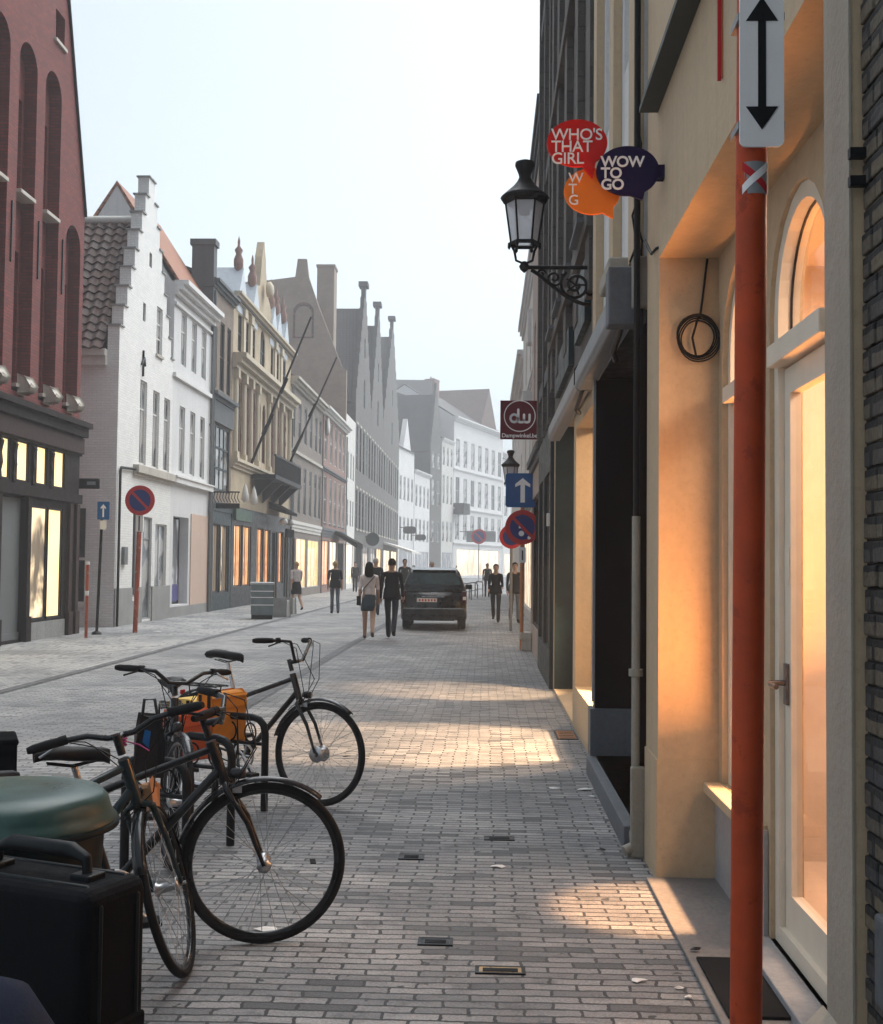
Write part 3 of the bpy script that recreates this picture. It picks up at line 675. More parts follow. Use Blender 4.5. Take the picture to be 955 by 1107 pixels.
chimney(hF, 8.6, 9.9, 3.6, 4.4, 12, 15.2, m_red_tile, 0); MB().prism([(3.2, 11.4), (4.8, 11.4), (4.0, 12.8)], .9, 3, 'y').build('dormer', m_red_tile, hF)

chimney(hF, 2.2, 3.4, 3.8, 4.6, 12, 15.0, m_pinkbrick, 2)
# --- faded red brick house with white hood mould
W = 11.6; d0 = 67.0
wins = [(c, c + 1.1, 7.6, 10.0, dict(f=m_wframe, p=m_pane2)) for c in (1.2, 3.6, 5.8, 8.0, 10.0)] + [(c, c + 1.1, 4.0, 6.7, dict(f=m_wframe, p=m_pane2, sill=m_dgrey)) for c in (1.2, 3.6, 5.8, 8.0, 10.0)]
wins += [(.6, 3.6, .4, 3.0, dict(f=m_dframe, p=m_litorange, nx=2, nz=1, name='display_window')), (4.2, 7.4, .4, 3.0, dict(f=m_dframe, p=m_litcream, nx=2, nz=1, name='display_window')), (8, 11, .1, 3.0, dict(f=m_dframe, p=m_black, nx=2, nz=1, name='display_window'))]
hG = house('faded_brick_house', 'faded red brick house with pale window bars and a dark awning', d0, d0 + W, 10.5, m_pinkbrick, wins, D=9, roof=('along', 3.0, m_red_tile),
           cornices=[(10.15, .4, .45, m_offwhite), (6.95, .2, .15, m_dgrey), (3.2, .5, .15, m_dgrey)])
MB().prism([(-.05, 3.7), (-1.5, 2.9), (-1.5, 2.6), (-.05, 3.5)], 5.2, 8.6, 'x').build('awning', m_black, hG)
MB().lathe([(0, -.02), (.5, -.02), (.5, .06), (.3, .1), (0, .1)], 16, Matrix.Translation((2.0, -.06, 9.6)) @ Matrix.Rotation(R(90), 4, 'X')).build('hood_mould', m_offwhite, hG)

for hh_, x_, h_ in ((hC, 4.72, 9.5), (hD, .1, 10.8), (hF, .12, 10.0), (hF, 10.8, 10.0), (hG, 11.5, 10.0)):
    MB().cyl((x_, -.09, 0), (x_, -.09, h_), .045, n=8).box(x_ - .06, x_ + .06, -.1, 0, 2.9, 2.95).box(x_ - .06, x_ + .06, -.1, 0, 6.2, 6.25).build('drainpipe', m_greypaint, hh_)
chimney(hG, 5.2, 6.6, 4.0, 4.8, 12.4, 15.2, m_red_tile, 2)
# --- tall house whose big tan gable looks over the roofs
W = 5.6; d0 = 78.7
wins = [(c, c + .8, z, z + 1.8, dict(f=m_wframe, p=m_pane2)) for c in (.9, 2.6, 4.1) for z in (4.2, 7.4)] + [(.8, 4.8, .3, 3.0, dict(f=m_wframe, p=m_litcream, nx=3, nz=1, name='display_window'))]
hT = house('tall_gabled_house', 'white fronted house whose big tan side gable rises over the roofs', d0, d0 + W, 11.6, m_offwhite, wins, D=14, body=m_tan)
MB().holed([(.0, 11), (14, 11), (14, 19.6), (5.0, 20.4), (3.5, 20.6), (3.35, 21.8), (2.75, 21.8), (2.6, 20.6), (1.9, 18.6), (.3, 14.6), (0, 14.4)][::1], [], 0, .35).build('tan_gable', m_tan, hT).rotation_euler = (0, 0, R(90))
MB().prism([(0.36, 14.4), (5.6, 14.4), (5.6, 18), (.36, 20.2)], 3.5, 14, 'y').build('roof', m_red_tile, hT)
k = MB().holed(arch(2.2, 3.6, 16.5, 18.2), [arch(2.35, 3.45, 16.6, 18.1)], .353, .40).build('blind_arch', m_red_tile, hT); k.rotation_euler = (0, 0, R(90))
chimney(hT, 3.5, 5.0, 1.4, 2.6, 14, 22.4, m_tan, 0)

# --- three dark stepped gables
for j, (a, b, top, ev, lab) in enumerate(((84.3, 95.7, 22.6, 13.2, 'first and nearest of the three tall dark stepped gables'), (95.75, 107.2, 23.6, 13.8, 'middle one of the three tall dark stepped gables'), (107.25, 126.5, 25.6, 14.6, 'last of the three tall dark stepped gables, against pale houses'))):
    W = b - a; n = 5 if j < 2 else 7
    cs = [W * (i + .5) / n for i in range(n)]
    wins = [(c - .55, c + .55, z0_, z1_, dict(f=m_dframe if (i + j) % 3 else m_gframe, p=m_pane2 if (i + j) % 3 == 0 else m_pane, nx=2, nz=3)) for i, c in enumerate(cs) for z0_, z1_ in ((4.2, 7.0), (8.4, 11.6))]
    wins += [(W / 2 - .6, W / 2 + .6, 13.4, 15.6, dict(f=m_gframe, p=m_pane, arch=1)), (W / 2 - .45, W / 2 + .45, 17.2, 18.8, dict(f=m_gframe, p=m_pane, arch=1))]
    wins += [(W * .08, W * .46, .3, 3.0, dict(f=m_dframe, p=(m_black, m_shopdark, m_litcream)[j], nx=2, nz=1, name='display_window')), (W * .54, W * .92, .3, 3.0, dict(f=m_dframe, p=(m_shopdark, m_litamber, m_litgold)[j], nx=2, nz=1, name='display_window'))]
    h = house('stepped_gable_house', 'slate grey brick house, ' + lab, a, b, ev, m_slate, wins, D=16, outline=stepped(W, ev, top, 9, .9), roof=('back', top - ev - 1.6, m_slateroof, .05), sidez=ev, reveal=.12, group='dark stepped gable houses')
    MB().box(W / 2 - .6, W / 2 + .6, -.2, .5, top, top + .35).build('gable_cap', m_slate, h)
    for c in cs:
        for z in (7.05, 11.65): MB().box(c - .62, c + .62, -.05, -.002, z, z + .16).build('lintel', m_stonetrim, h)
        MB().box(c - .62, c + .62, -.09, -.002, 4.06, 4.18).build('sill', m_stonetrim, h)
    if j == 0: chimney(h, 4.4, 5.9, 2.3, 3.2, 19, 22.2, m_tan, 0)
    if j == 2: MB().prism([(-.05, 3.7), (-2.6, 2.9), (-2.6, 2.7), (-.05, 3.5)], 1, W - 2, 'x').build('awning', m_offwhite, h)

# --- the street bends: pale houses closing the view
def bent(name, label, p0, p1, H, wall, wins, **k):
    v = Vector((p1[0] - p0[0], p1[1] - p0[1])); W_ = v.length; ang = math.atan2(v.y, v.x)
    return house(name, label, 0, W_, H, wall, wins(W_), loc=(p0[0], p0[1], 0), rot=ang, **k), W_
def grid(n, rows, shop=None, f=None, p=None, ww=.5):
    def g(W_):
        cs = [W_ * (i + .5) / n for i in range(n)]; u = W_ / n * ww / 2
        r = [(c - u, c + u, a, b, dict(f=f or m_wframe, p=p or m_pane2)) for c in cs for a, b in rows]
        if shop: r += [(W_ * .07, W_ * .93, .3, shop[0], dict(f=m_wframe, p=shop[1], nx=4, nz=1, name='display_window'))]
        return r
    return g
h, W = bent('pale_house', 'small white gabled house just past the dark stepped gables', (-9.25, 126.6), (-8.1, 134.5), 14.2, m_white, grid(4, ((4.3, 6.8), (8.6, 11.2)), (3.3, m_shopdark)), D=9, roof=('along', 2.2, m_slateroof))
MB().prism([(W * .25, 14.2), (W * .75, 14.2), (W * .5, 17.6)], -.02, .5, 'y').build('gable', m_white, h)
h, W = bent('pale_house', 'low white house with flat cornice beside the thin dark gable', (-8.05, 134.6), (-6.75, 143.8), 12.4, m_white, grid(4, ((4.3, 6.9), (8.3, 10.8)), (3.2, m_shopdark)), D=9, cornices=[(12.0, .4, .3, m_white)], roof=('along', 2.0, m_slateroof))
h, W = bent('thin_gable_house', 'thin dark stone house with tall pointed gable among white houses', (-6.7, 143.9), (-5.6, 149.4), 15.5, m_slate, grid(2, ((4.5, 7), (9, 12), (13.5, 15.4))), D=14, outline=stepped(5.6, 15.5, 24, 8, .5), roof=('back', 7.2, m_slateroof, .05), sidez=15.4)
h, W = bent('pale_house', 'narrow cream house with projecting bay between dark gable and large white building', (-5.55, 149.5), (-4.25, 155), 17.6, m_offwhite, grid(3, ((4.6, 7.2), (9.4, 13), (14.2, 16.6)), (3.3, m_shopdark)), D=9, cornices=[(17.2, .4, .3, m_white)], roof=('along', 1.6, m_red_tile))
h, W = bent('large_white_building', 'large white classical building closing the street where it bends', (-4.2, 155.1), (2.4, 176.5), 21.0, m_white, grid(7, ((5, 8.4), (9.6, 13.2), (14.6, 18.2)), (3.8, m_litcream)), D=14, cornices=[(20.4, .6, .6, m_white), (14.0, .25, .2, m_white), (8.9, .25, .2, m_white), (4.3, .3, .2, m_white)], roof=('along', 4.5, m_slateroof), reveal=.12, wy=.04, cat='building')
MB().box(0, 2.6, -1.4, 0, 8.3, 8.6).box(0, 2.6, -1.4, -1.3, 8.6, 9.7).box(0, .1, -1.4, 0, 8.6, 9.7).build('balcony', m_iron, h)
chimney(h, 9, 11, 6, 7.4, 22, 27.5, m_pinkbrick, 2)
MB().prism([(13, 21), (21, 21), (17, 27)], .5, 9, 'y').build('cross_roof', m_red_tile, h)
chimney(h, 19.5, 21, 6, 7, 22, 26, m_pinkbrick, 1)
h, W = bent('pale_house', 'far white house at the very end of the street', (2.45, 176.6), (7.5, 192), 17.5, m_white, grid(5, ((5, 7.6), (9, 12), (13.4, 16)), (3.5, m_litcream)), D=12, roof=('along', 3, m_slateroof))
h, W = bent('grey_roof_hall', 'big grey roofed hall showing above the far white houses', (-26, 150), (-6.6, 152), 18.4, m_slate, lambda W_: [], D=16, roof=('along', 8.0, m_slateroof), cat='building')
# ================================================================== RIGHT SIDE OF THE STREET
XR = .90; XB = 1.21
# --- nearest: dark brick house at the very edge
root = thing('brick_house', 'blackened brick house at the right edge with grey metal plates', 'house', (XR, 2.97, 0), R(-90))
b = MB()
b.box(0, 6, .03, 4, 0, 7)
b.build('wall', m_nearbrick, root)
random.seed(11)
# rough courses standing proud of the joints
st = MB(); z = .0; r_ = 0
while z < 3.3:
    h_ = .058; x = (-.09 if r_ % 2 else 0.0)
    while x < .62:
        wd = random.uniform(.16, .2); o_ = random.uniform(0, .006)
        if x + wd > .01: st.box(max(.004, x + .005), x + wd - .003,   .03 - .006 - o_, .032, z + .003, z + h_ - .003)
        x += wd
    z += h_; r_ += 1
st.build('brickwork', m_nearbrick, root, .004, 2)
MB().box(.012, .034, -.016, .03, 2.62, 2.645).build('wall_hook', m_iron, root); MB().box(.012, .034, -.016, .03, 2.55, 2.575).build('wall_hook', m_iron, root)
MB().box(.19, .8, -.02, .02, .64, .84).build('meter_plate', m_dgrey, root, .008)
MB().box(.36, .5, -.02, .02, 1.1, 2.5).build('name_plate', m_bluestone, root, .006)

# --- cream shop with the lit recessed front
D1 = 6.76
root = thing('cream_shop', 'cream rendered shop with glowing recessed arched window and door', 'shop', (XR, D1, 0), R(-90))
cream = root
u = lambda d: D1 - d
def wallbox(dA, dB, y0, y1, z0, z1): return (u(dB), u(dA), y0, y1, z0, z1)
dep = XB - XR
MB().holed([(0, 0), (u(6.3), 0), (u(6.3), 3.24), (u(3.2), 3.24), (u(3.2), 0), (u(2.985), 0), (u(2.985), 7.2), (0, 7.2)], [rect(u(5.75), u(5.0), 4.9, 6.6)], 0, dep + .3, .2).build('wall', m_cream, root)
window(root, u(5.75), u(5.0), 4.9, 6.6, .12, m_wframe, m_pane2)
MB().box(u(3.2) + .0, u(2.985) + .004, -.006, .0, .0, 7.0).build('pier_face', m_greybeige, root)
MB().box(u(3.24), u(2.98), -.055, .0, 0, .42).prism([(-.055, .42), (-.006, .47), (0, .42)], u(3.24), u(2.98), 'x').build('pier_base', m_greybeige, root)
# thin base moulding where the far pier's plinth begins
MB().box(-.002, u(6.3) + .004, -.008, .0, 0, .62).box(u(6.3), u(6.3) + .008, -.008, dep, 0, .62).build('pier_plinth', m_cream, root)
wa = arch(u(6.2), u(5.3), .52, 2.68); da = arch(u(5.17), u(4.27), .06, 2.68); wc = arch(u(4.15), u(3.3), .52, 2.68)
MB().holed(rect(u(6.32), u(3.18), 0, 3.26), [wa, da, wc], dep, dep + .14).build('shop_wall', m_cream, root)
MB().holed(rect(u(6.3), u(5.2), 0, .5), [], dep - .02, dep - .003).build('cement_plinth', m_plinth, root)
MB().box(u(6.24), u(5.22), dep - .09, dep + .0, .47, .52).build('sill', m_cream, root, .006)
def archframe(x0, x1, z0, zs, fw, y0, y1, bars, mat, name):
    o_ = arch(x0, x1, z0, zs, n=16)
    i_ = arch(x0 + fw, x1 - fw, z0 + fw, zs, n=16)
    m = MB().holed(o_, [i_], y0, y1)
    for (a, bb, c, d, yy) in bars: m.box(a, bb, yy, y1 - .004, c, d)
    return m.build(name, mat, root, .004)
# window
x0, x1 = u(6.2), u(5.3)
f = archframe(x0, x1, .52, 2.68, .055, dep + .03, dep + .11, [(x0 + .05, x1 - .05, 2.45, 2.53, dep - .01)], m_creamframe, 'arched_window')
MB().holed(rect(x0 + .056, x1 - .056, .577, 2.449), [rect(x0 + .1, x1 - .1, .63, 2.40)], dep + .045, dep + .1).build('casement', m_creamframe, f)
MB().holed(arch(x0 + .03, x1 - .03, .55, 2.68), [], dep + .075, dep + .079).build('pane', m_glass, f)
# door
x0, x1 = u(5.17), u(4.27)
f = archframe(x0, x1, .06, 2.68, .07, dep + .02, dep + .11, [(x0 + .05, x1 - .05, 2.46, 2.55, dep - .025)], m_creamframe, 'door_frame')
MB().holed(arch(x0 + .065, x1 - .065, 2.552, 2.68, n=16), [arch(x0 + .075, x1 - .075, 2.556, 2.68, n=16)], dep + .07, dep + .08).build('leaded_edge', m_dframe, f)
MB().holed(arch(x0 + .05, x1 - .05, 2.54, 2.68, n=16), [], dep + .075, dep + .079).build('fanlight', m_glass, f)
dr = MB().holed(rect(x0 + .075, x1 - .075, .09, 2.45), [rect(x0 + .17, x1 - .17, .28, 2.34)], dep + .045, dep + .09).build('door', m_creamframe, root, .004)
MB().quad((x0 + .15, dep + .068, .26), (x1 - .15, dep + .068, .26), (x1 - .15, dep + .068, 2.36), (x0 + .15, dep + .068, 2.36)).build('pane', m_glass, dr)
hx = x0 + .125
hd = MB().box(hx - .022, hx + .022, dep + .03, dep + .046, 1.05, 1.22).cyl((hx, dep + .046, 1.14), (hx, dep - .035, 1.14), .012).tube([(hx, dep - .03, 1.14), (hx + .05, dep - .04, 1.14), (hx + .13, dep - .035, 1.135)], .011)
hd.build('door_handle', paint('dark_steel', (.14, .14, .15), .3, .9, .1), dr, .003)
MB().box(x0 + .09, x0 + .16, dep + .04, dep + .046, 1.55, 1.7).build('door_plate', m_creamframe, dr)
for a_, z_ in ((6.1, 1.5), (5.5, 1.9), (6.5, 2.2)): MB().box(u(a_) - .2, u(a_) + .2, 2.56, 2.59, z_, z_ + .3).build('picture', paint('framed_print', (.25, .14, .09), .5, var=.6, scale=5) if 'framed_print' not in MATS else MATS['framed_print'], root)
# second window, hidden by the near pier from here
x0, x1 = u(4.15), u(3.3)
f = archframe(x0, x1, .52, 2.68, .055, dep + .03, dep + .11, [(x0 + .05, x1 - .05, 2.45, 2.53, dep - .01)], m_creamframe, 'arched_window')
MB().holed(arch(x0 + .03, x1 - .03, .55, 2.68), [], dep + .075, dep + .079).build('pane', m_glass, f)
# the room behind
rm = MB()
rm.quad((u(6.7), 2.6, .0), (u(3.0), 2.6, .0), (u(3.0), 2.6, 3.3), (u(6.7), 2.6, 3.3))
rm.quad((u(6.7), dep + .14, .0), (u(6.7), 2.6, .0), (u(6.7), 2.6, 3.3), (u(6.7), dep + .14, 3.3)); rm.quad((u(3.0), dep + .14, .0), (u(3.0), 2.6, .0), (u(3.0), 2.6, 3.3), (u(3.0), dep + .14, 3.3))
rm.quad((u(6.7), dep + .14, 3.3), (u(3.0), dep + .14, 3.3), (u(3.0), 2.6, 3.3), (u(6.7), 2.6, 3.3))
rm.quad((u(6.7), dep + .14, .02), (u(3.0), dep + .14, .02), (u(3.0), 2.6, .02), (u(6.7), 2.6, .02))
rm.build('interior', m_warmwall, root)
sh = MB()
for (a, z) in ((6.4, .8), (6.4, 1.3), (6.4, 1.8), (4.9, 1.1), (4.9, 1.6)): sh.box(u(a), u(a) + 1.2, 2.2, 2.58, z, z + .03)
sh.build('shelf', m_creamframe, root)
# cornice slab above, threshold below
MB().prism([(-.10, 4.04), (0, 4.04), (0, 4.16), (-.10, 4.07)], u(6.36), u(2.4), 'x').build('canopy_slab', m_greenwood, root)
MB().box(u(6.3), u(3.2), -.06, dep, .0, .022).build('threshold', m_concrete, root, .006)
MB().box(u(5.25), u(4.2), dep - .12, dep + .03, .0, .06).build('door_step', m_plinth, root, .006)
# lamps in the shop
def lamp(name, typ, loc, aim, energy, col, size=.3, spot=None, blend=.4):
    l = bpy.data.lights.new(name, typ); l.energy = energy; l.color = col
    if typ == 'AREA': l.size = size
    else: l.shadow_soft_size = size
    if typ == 'SPOT': l.spot_size = R(spot); l.spot_blend = blend
    o = bpy.data.objects.new(name, l); C.objects.link(o); o.location = loc
    o.rotation_euler = (Vector(aim) - Vector(loc)).to_track_quat('-Z', 'Y').to_euler(); return o
WARM = (1, .66, .38)
lamp('ceiling_lamp', 'AREA', (2.3, 5.7, 3.1), (1.6, 5.7, 0), 20, (1, .70, .48), .6)
lamp('ceiling_lamp', 'AREA', (2.3, 4.4, 3.1), (1.6, 4.4, 0), 20, (1, .70, .48), .6)
lamp('window_spot', 'SPOT', (1.9, 5.55, 2.5), (.86, 5.78, 0), 620, (1, .54, .26), .06, 21, .4)
lamp('floor_lamp', 'AREA', (1.62, 5.7, .8), (.95, 5.3, 3.3), 40, (1, .36, .09), .5)
# doormat
tag(MB().box(1.0 - .13, 1.0 + .13, 4.35, 5.0, .022, .034).build('doormat', paint('black_coir', (.012, .012, .013), .95, bmp=.6, scale=30), None, .004), 'black doormat on the threshold before the cream shop door', 'doormat')
# --- drainpipe between the shops
dp = thing('drainpipe', 'grey-beige drainpipe running down beside the cream pier', 'drainpipe', (XR - .05, 6.83, 0))
MB().cyl((0, 0, .12), (0, 0, 1.9), .024).cyl((0, 0, 1.0), (0, 0, 1.04), .04).tube([(0, 0, .14), (0, -.01, .06), (-.06, -.03, .03)], .035).build('pipe', m_pipe, dp)
MB().cyl((.0, .0, 1.9), (.0, .0, 7), .018).build('upper_pipe', m_iron, dp)
MB().box(-.03, .05, -.05, .0, 0, .5).build('base_casing', m_pipe, dp, .01)

# --- white house over the black shopfront
def right_house(name, label, dA, dB, H, wall, wins, **k):
    return house(name, label, dA, dB, H, wall, [(dB - b_, dB - a_, *r) for (a_, b_, *r) in wins], side='R', X=k.pop('X', XR), **k)
wins = [(7.35, 7.95, 4.9, 6.7, dict(f=m_wframe, p=m_pane)), (8.6, 9.2, 4.9, 6.7, dict(f=m_wframe, p=m_pane)), (7.35, 7.95, 7.8, 9.6, dict(f=m_wframe, p=m_pane)), (8.6, 9.2, 7.8, 9.6, dict(f=m_wframe, p=m_pane)),
        (7.0, 9.58, .14, 3.12, dict(f=m_darktrim, p=m_black, nx=2, nz=1, y=.3, name='display_window'))]  # flat black pane paints the shade of the deep, unlit shop opening
h3 = right_house('white_house', 'tall white house with cream pilasters above the black shop opening', 6.9, 9.72, 10.4, m_lav, wins, reveal=.2, D=7, z0=3.4)
V = lambda d: 9.72 - d
MB().holed(rect(0, 2.82, 0, 3.4), [rect(V(9.58), V(7.0), .14, 3.12)], -.03, -.003, .33).build('shopfront', m_darktrim, h3)
MB().box(V(9.72) + .0, V(9.5), -.07, .3, 0, .5).build('stone_block', m_bluestone, h3); MB().box(V(9.58), V(9.56), -.028, .33, .502, 3.1).build('dark_jamb', m_black, h3)
MB().box(V(9.5), V(6.95), -.10, .32, 0, .14).build('step', m_bluestone, h3, .006)
for d in (7.05, 8.2, 9.45): MB().box(V(d + .13), V(d - .13), -.06, -.002, 3.42, 10.2).build('pilaster', m_cream, h3)
MB().box(V(9.62), V(9.58), -.05, -.03, .55, 3.1).build('door_edge', m_awnpale, h3)
# --- brown stone house with two shop openings
wins = [(10.3, 11.0, 4.6, 6.6, dict(f=m_dframe, p=m_pane)), (11.8, 12.5, 4.6, 6.6, dict(f=m_dframe, p=m_pane)), (13.4, 14.1, 4.6, 6.6, dict(f=m_dframe, p=m_pane)), (14.7, 15.3, 4.6, 6.6, dict(f=m_dframe, p=m_pane))]
wins += [(a, b_, 7.6, 9.6, k) for a, b_, c, d, k in wins]
h4 = right_house('brown_stone_house', 'weathered grey-brown stone house behind the wall lantern with two lit shop openings', 9.75, 15.9, 11.6, m_darkstone, wins, D=7, z0=3.55)
V4 = lambda d: 15.9 - d
MB().holed(rect(0, 6.15, 0, 3.55), [rect(V4(12.08), V4(9.85), .42, 3.0), rect(V4(15.72), V4(12.38), .03, 3.44)], 0, .16).build('shopfront', m_cream, h4)
MB().holed(rect(0, 6.15, 0, 3.55), [rect(V4(12.08), V4(9.85), .42, 3.0), rect(V4(15.72), V4(12.38), .03, 3.44)], .162, .3).build('shopfront_back', m_cream, h4)
MB().box(V4(15.72) - .0, V4(15.70), .004, .3, .03, 3.44).build('dark_jamb', m_teal, h4)
MB().quad((V4(12.1), .17, .4), (V4(9.83), .17, .4), (V4(9.83), .17, 3.02), (V4(12.1), .17, 3.02)).build('pane', m_glass, h4)
MB().quad((V4(15.74), .28, .02), (V4(12.36), .28, .02), (V4(12.36), .28, 3.46), (V4(15.74), .28, 3.46)).build('pane', m_glass, h4)
rm = MB()
for (a, b_) in ((9.8, 12.1), (12.36, 15.74)):
    for A, B in (((V4(b_), .31), (V4(b_), 2.4)), ((V4(b_), 2.4), (V4(a), 2.4)), ((V4(a), 2.4), (V4(a), .31))):
        rm.quad((A[0], A[1], 0), (B[0], B[1], 0), (B[0], B[1], 3.5), (A[0], A[1], 3.5))
    rm.quad((V4(b_), .31, 3.5), (V4(a), .31, 3.5), (V4(a), 2.4, 3.5), (V4(b_), 2.4, 3.5)); rm.quad((V4(b_), .31, .01), (V4(a), .31, .01), (V4(a), 2.4, .01), (V4(b_), 2.4, .01))
rm.build('interior', m_warmwall, h4)
for d in (10.05, 11.4, 12.95, 14.4, 15.6): MB().box(V4(d + .2), V4(d - .2), -.07, -.002, 3.9, 11.3).build('stone_pilaster', m_darkstone, h4)
for z in (4.4, 7.35, 10.1): MB().box(0, 6.15, -.1, -.002, z, z + .16).build('string_course', m_darkstone, h4)
for i in range(4): MB().box(.5 + i * 1.5, 1.4 + i * 1.5, -.16, -.102, 4.5, 4.54).build('window_ledge', m_bluestone, h4)
MB().box(V4(11.6), V4(10.4), -.06, -.003, 3.75, 4.3).box(V4(14.9), V4(12.4), -.06, -.003, 3.7, 4.1).build('signboard', m_teal, h4)
for yy, e in ((10.95, 45), (14.05, 25)):
    lamp('ceiling_lamp', 'AREA', (2.2, yy, 3.3), (1.6, yy, -.3), e, WARM, .35)
lamp('window_spot', 'SPOT', (2.25, 11.0, 2.5), (-.15, 11.0, 0), 1000, (1, .64, .35), .05, 44, .3)
lamp('window_spot', 'SPOT', (2.25, 14.2, 2.9), (-.2, 15.5, 0), 900, (1, .64, .35), .05, 34, .6)
# --- tall dark house
wins = [(16.4, 17.1, z, z + 2, dict(f=m_dframe, p=m_pane)) for z in (4.6, 7.6, 10.4)] + [(18.0, 18.7, z, z + 2, dict(f=m_dframe, p=m_pane)) for z in (4.6, 7.6, 10.4)] + [(16.2, 17.6, .5, 2.9, dict(f=m_darktrim, p=m_black, nx=1, nz=1)), (17.9, 19.2, .5, 2.9, dict(f=m_darktrim, p=m_black, nx=1, nz=1))]
h5 = right_house('dark_house', 'tall narrow blackened house with teal ground floor beyond the lit openings', 15.95, 19.5, 13.4, m_slate, wins, D=7)
MB().holed(rect(0, 3.55, 0, 3.5), [rect(19.5 - 17.6, 19.5 - 16.2, .5, 2.9), rect(19.5 - 19.2, 19.5 - 17.9, .5, 2.9)], -.05, -.003).build('shopfront', m_teal, h5)
for z in (4.2, 7.2, 10.1, 12.9): MB().box(0, 3.55, -.07, -.003, z, z + .2).build('string_course', m_dgrey, h5)
for d in (16.05, 17.55, 19.3): MB().box(19.5 - d - .12, 19.5 - d + .12, -.09, -.002, 3.5, 13.2).build('stone_pilaster', m_darkstone, h5)
part_box(h5, 'bell_box', m_wframe, 19.5 - 16.1, 19.5 - 15.98, -.09, -.05, 2.15, 2.32)
# --- lower house and those receding beyond
wins = [(20.2, 21, 4.4, 6.2, dict(f=m_wframe, p=m_pane2)), (22.2, 23, 4.4, 6.2, dict(f=m_wframe, p=m_pane2)), (20, 23.4, .5, 2.9, dict(f=m_dframe, p=m_black, nx=3, nz=1))]
h6 = right_house('pale_house', 'lower pale pinkish house past the tall blackened house', 19.55, 23.9, 9.4, stone('pinkish_render', (.46, .38, .34), .2, 2, .8, .2, .3), wins, D=7, cornices=[(8.9, .5, .12, m_dgrey), (3.4, .25, .1, m_dgrey)])
MB().box(.2, .8, -.22, -.01, .22, .34).box(.25, .35, -.2, -.01, 0, .22).box(.65, .75, -.2, -.01, 0, .22).build('stone_bench', m_stonetrim, h6)
wins = [(d, d + 1, z, z + 2, dict(f=m_wframe, p=m_pane2)) for d in (25, 28.5, 32, 36, 40) for z in (4.4, 7.2)] + [(25, 30, .3, 3, dict(f=m_wframe, p=m_litamber, nx=3, nz=1)), (32, 42, .3, 3, dict(f=m_wframe, p=m_litcream, nx=6, nz=1))]
h7 = right_house('terrace_house', 'long white house set back beyond the orange sign pole', 24.2, 44, 10.4, m_offwhite, wins, X=1.32, D=8, cornices=[(9.9, .5, .2, m_lav), (6.9, .2, .1, m_lav), (3.3, .3, .12, m_grey)], roof=('along', 2.0, m_slateroof))
for (d, z) in ((26, 6.3), (29, 7.0), (33, 5.6)): MB().box(44 - d - .3, 44 - d + .3, -.35, -.01, z, z + .8).build('bay_box', m_lav, h7)
wins = [(d, d + 1, z, z + 2, dict(f=m_wframe, p=m_pane2)) for d in (46, 51, 56, 62, 67) for z in (4.4, 7.2)]
h8 = right_house('terrace_house', 'farther pale house on the right, small in the haze', 44.1, 70, 9.6, m_white, wins, X=1.5, D=8, cornices=[(9.1, .5, .4, m_white)], roof=('along', 2.0, m_slateroof))

# ------------------------------------------------------------------ awning cassettes, boxes and cables on the right hand wall
def cassette(label, dA, dB, z0, z1, x0, mat):
    o = thing('awning', label, 'awning', (XR, dA, z0))
    h_ = z1 - z0; w_ = XR - x0; L_ = dB - dA
    MB().prism([(-w_, .03), (-w_ + .03, 0), (-.02, .0), (-.02, h_), (-w_ * .7, h_), (-w_, h_ * .7)], 0, L_, 'y').build('case', mat, o, .01)
    e = MB().prism([(-w_ - .01, .02), (-.02, -.01), (-.02, h_ + .01), (-w_ * .7, h_ + .01), (-w_ - .01, h_ * .7)], -.03, -.002, 'y').build('end_cap', m_iron, o)
    MB().tube([(-w_ * .5, .1, .0), (-.1, .5, -.12), (-.04, .9, -.1)], .02).build('arm', m_iron, o)
    return o
cassette('dark grey awning cassette over the black shop opening', 7.15, 10.1, 3.1, 3.33, .74, m_awngrey)
cassette('paler awning cassette over the orange lit opening, behind the dark grey one', 10.25, 14.6, 3.14, 3.36, .75, m_awnpale)
o = tag(MB().box(.70, .92, 6.95, 7.12, 3.02, 3.36).build('junction_box', m_bluestone, None, .01), 'blue-grey box fixed to the wall at the end of the awning', 'junction box')
o = tag(MB().box(.83, .93, 6.86, 6.94, 3.1, 3.4).build('junction_box', m_pipe, None, .012), 'beige box on the wall above the drainpipe', 'junction box')
o = tag(MB().box(.74, .88, 7.35, 7.95, 3.40, 3.52).build('lamp_housing', m_pipe, None, .015), 'long beige lamp housing tilted on the wall above the awning', 'lamp housing')
cb = MB(); random.seed(5)
for i in range(5):
    x = .84 + i * .012; y = 6.86 + .03 * i
    cb.tube([(x + random.uniform(-.03, .03), y, 4.2 - k * .14) for k in range(7)], .007, 5)
cb.tube([(.86, 6.6, 3.42), (.88, 6.45, 3.3), (.89, 6.33, 3.3), (.98, 6.28, 3.32), (1.05, 6.28, 3.25)], .008, 6)
tag(cb.build('cables', m_iron), 'tangle of black cables hanging above the drainpipe', 'cable')
cl = MB()
p_ = at(755, 365, 6.27)
for i in range(5):
    r_ = .085 + .007 * i; ph = i * .9
    cl.tube([(p_.x + r_ * math.cos(a) * (1 + .06 * math.sin(a * 2 + ph)), 6.285 - .006 * i, p_.z + .005 * math.sin(ph) + r_ * 1.1 * math.sin(a)) for a in [2 * math.pi * q / 28 for q in range(28)]], .0042, 5, True)
cl.tube([(p_.x + .01, 6.28, p_.z + .1), (p_.x + .03, 6.285, p_.z + .25), (p_.x + .05, 6.285, p_.z + .42)], .0065, 5)
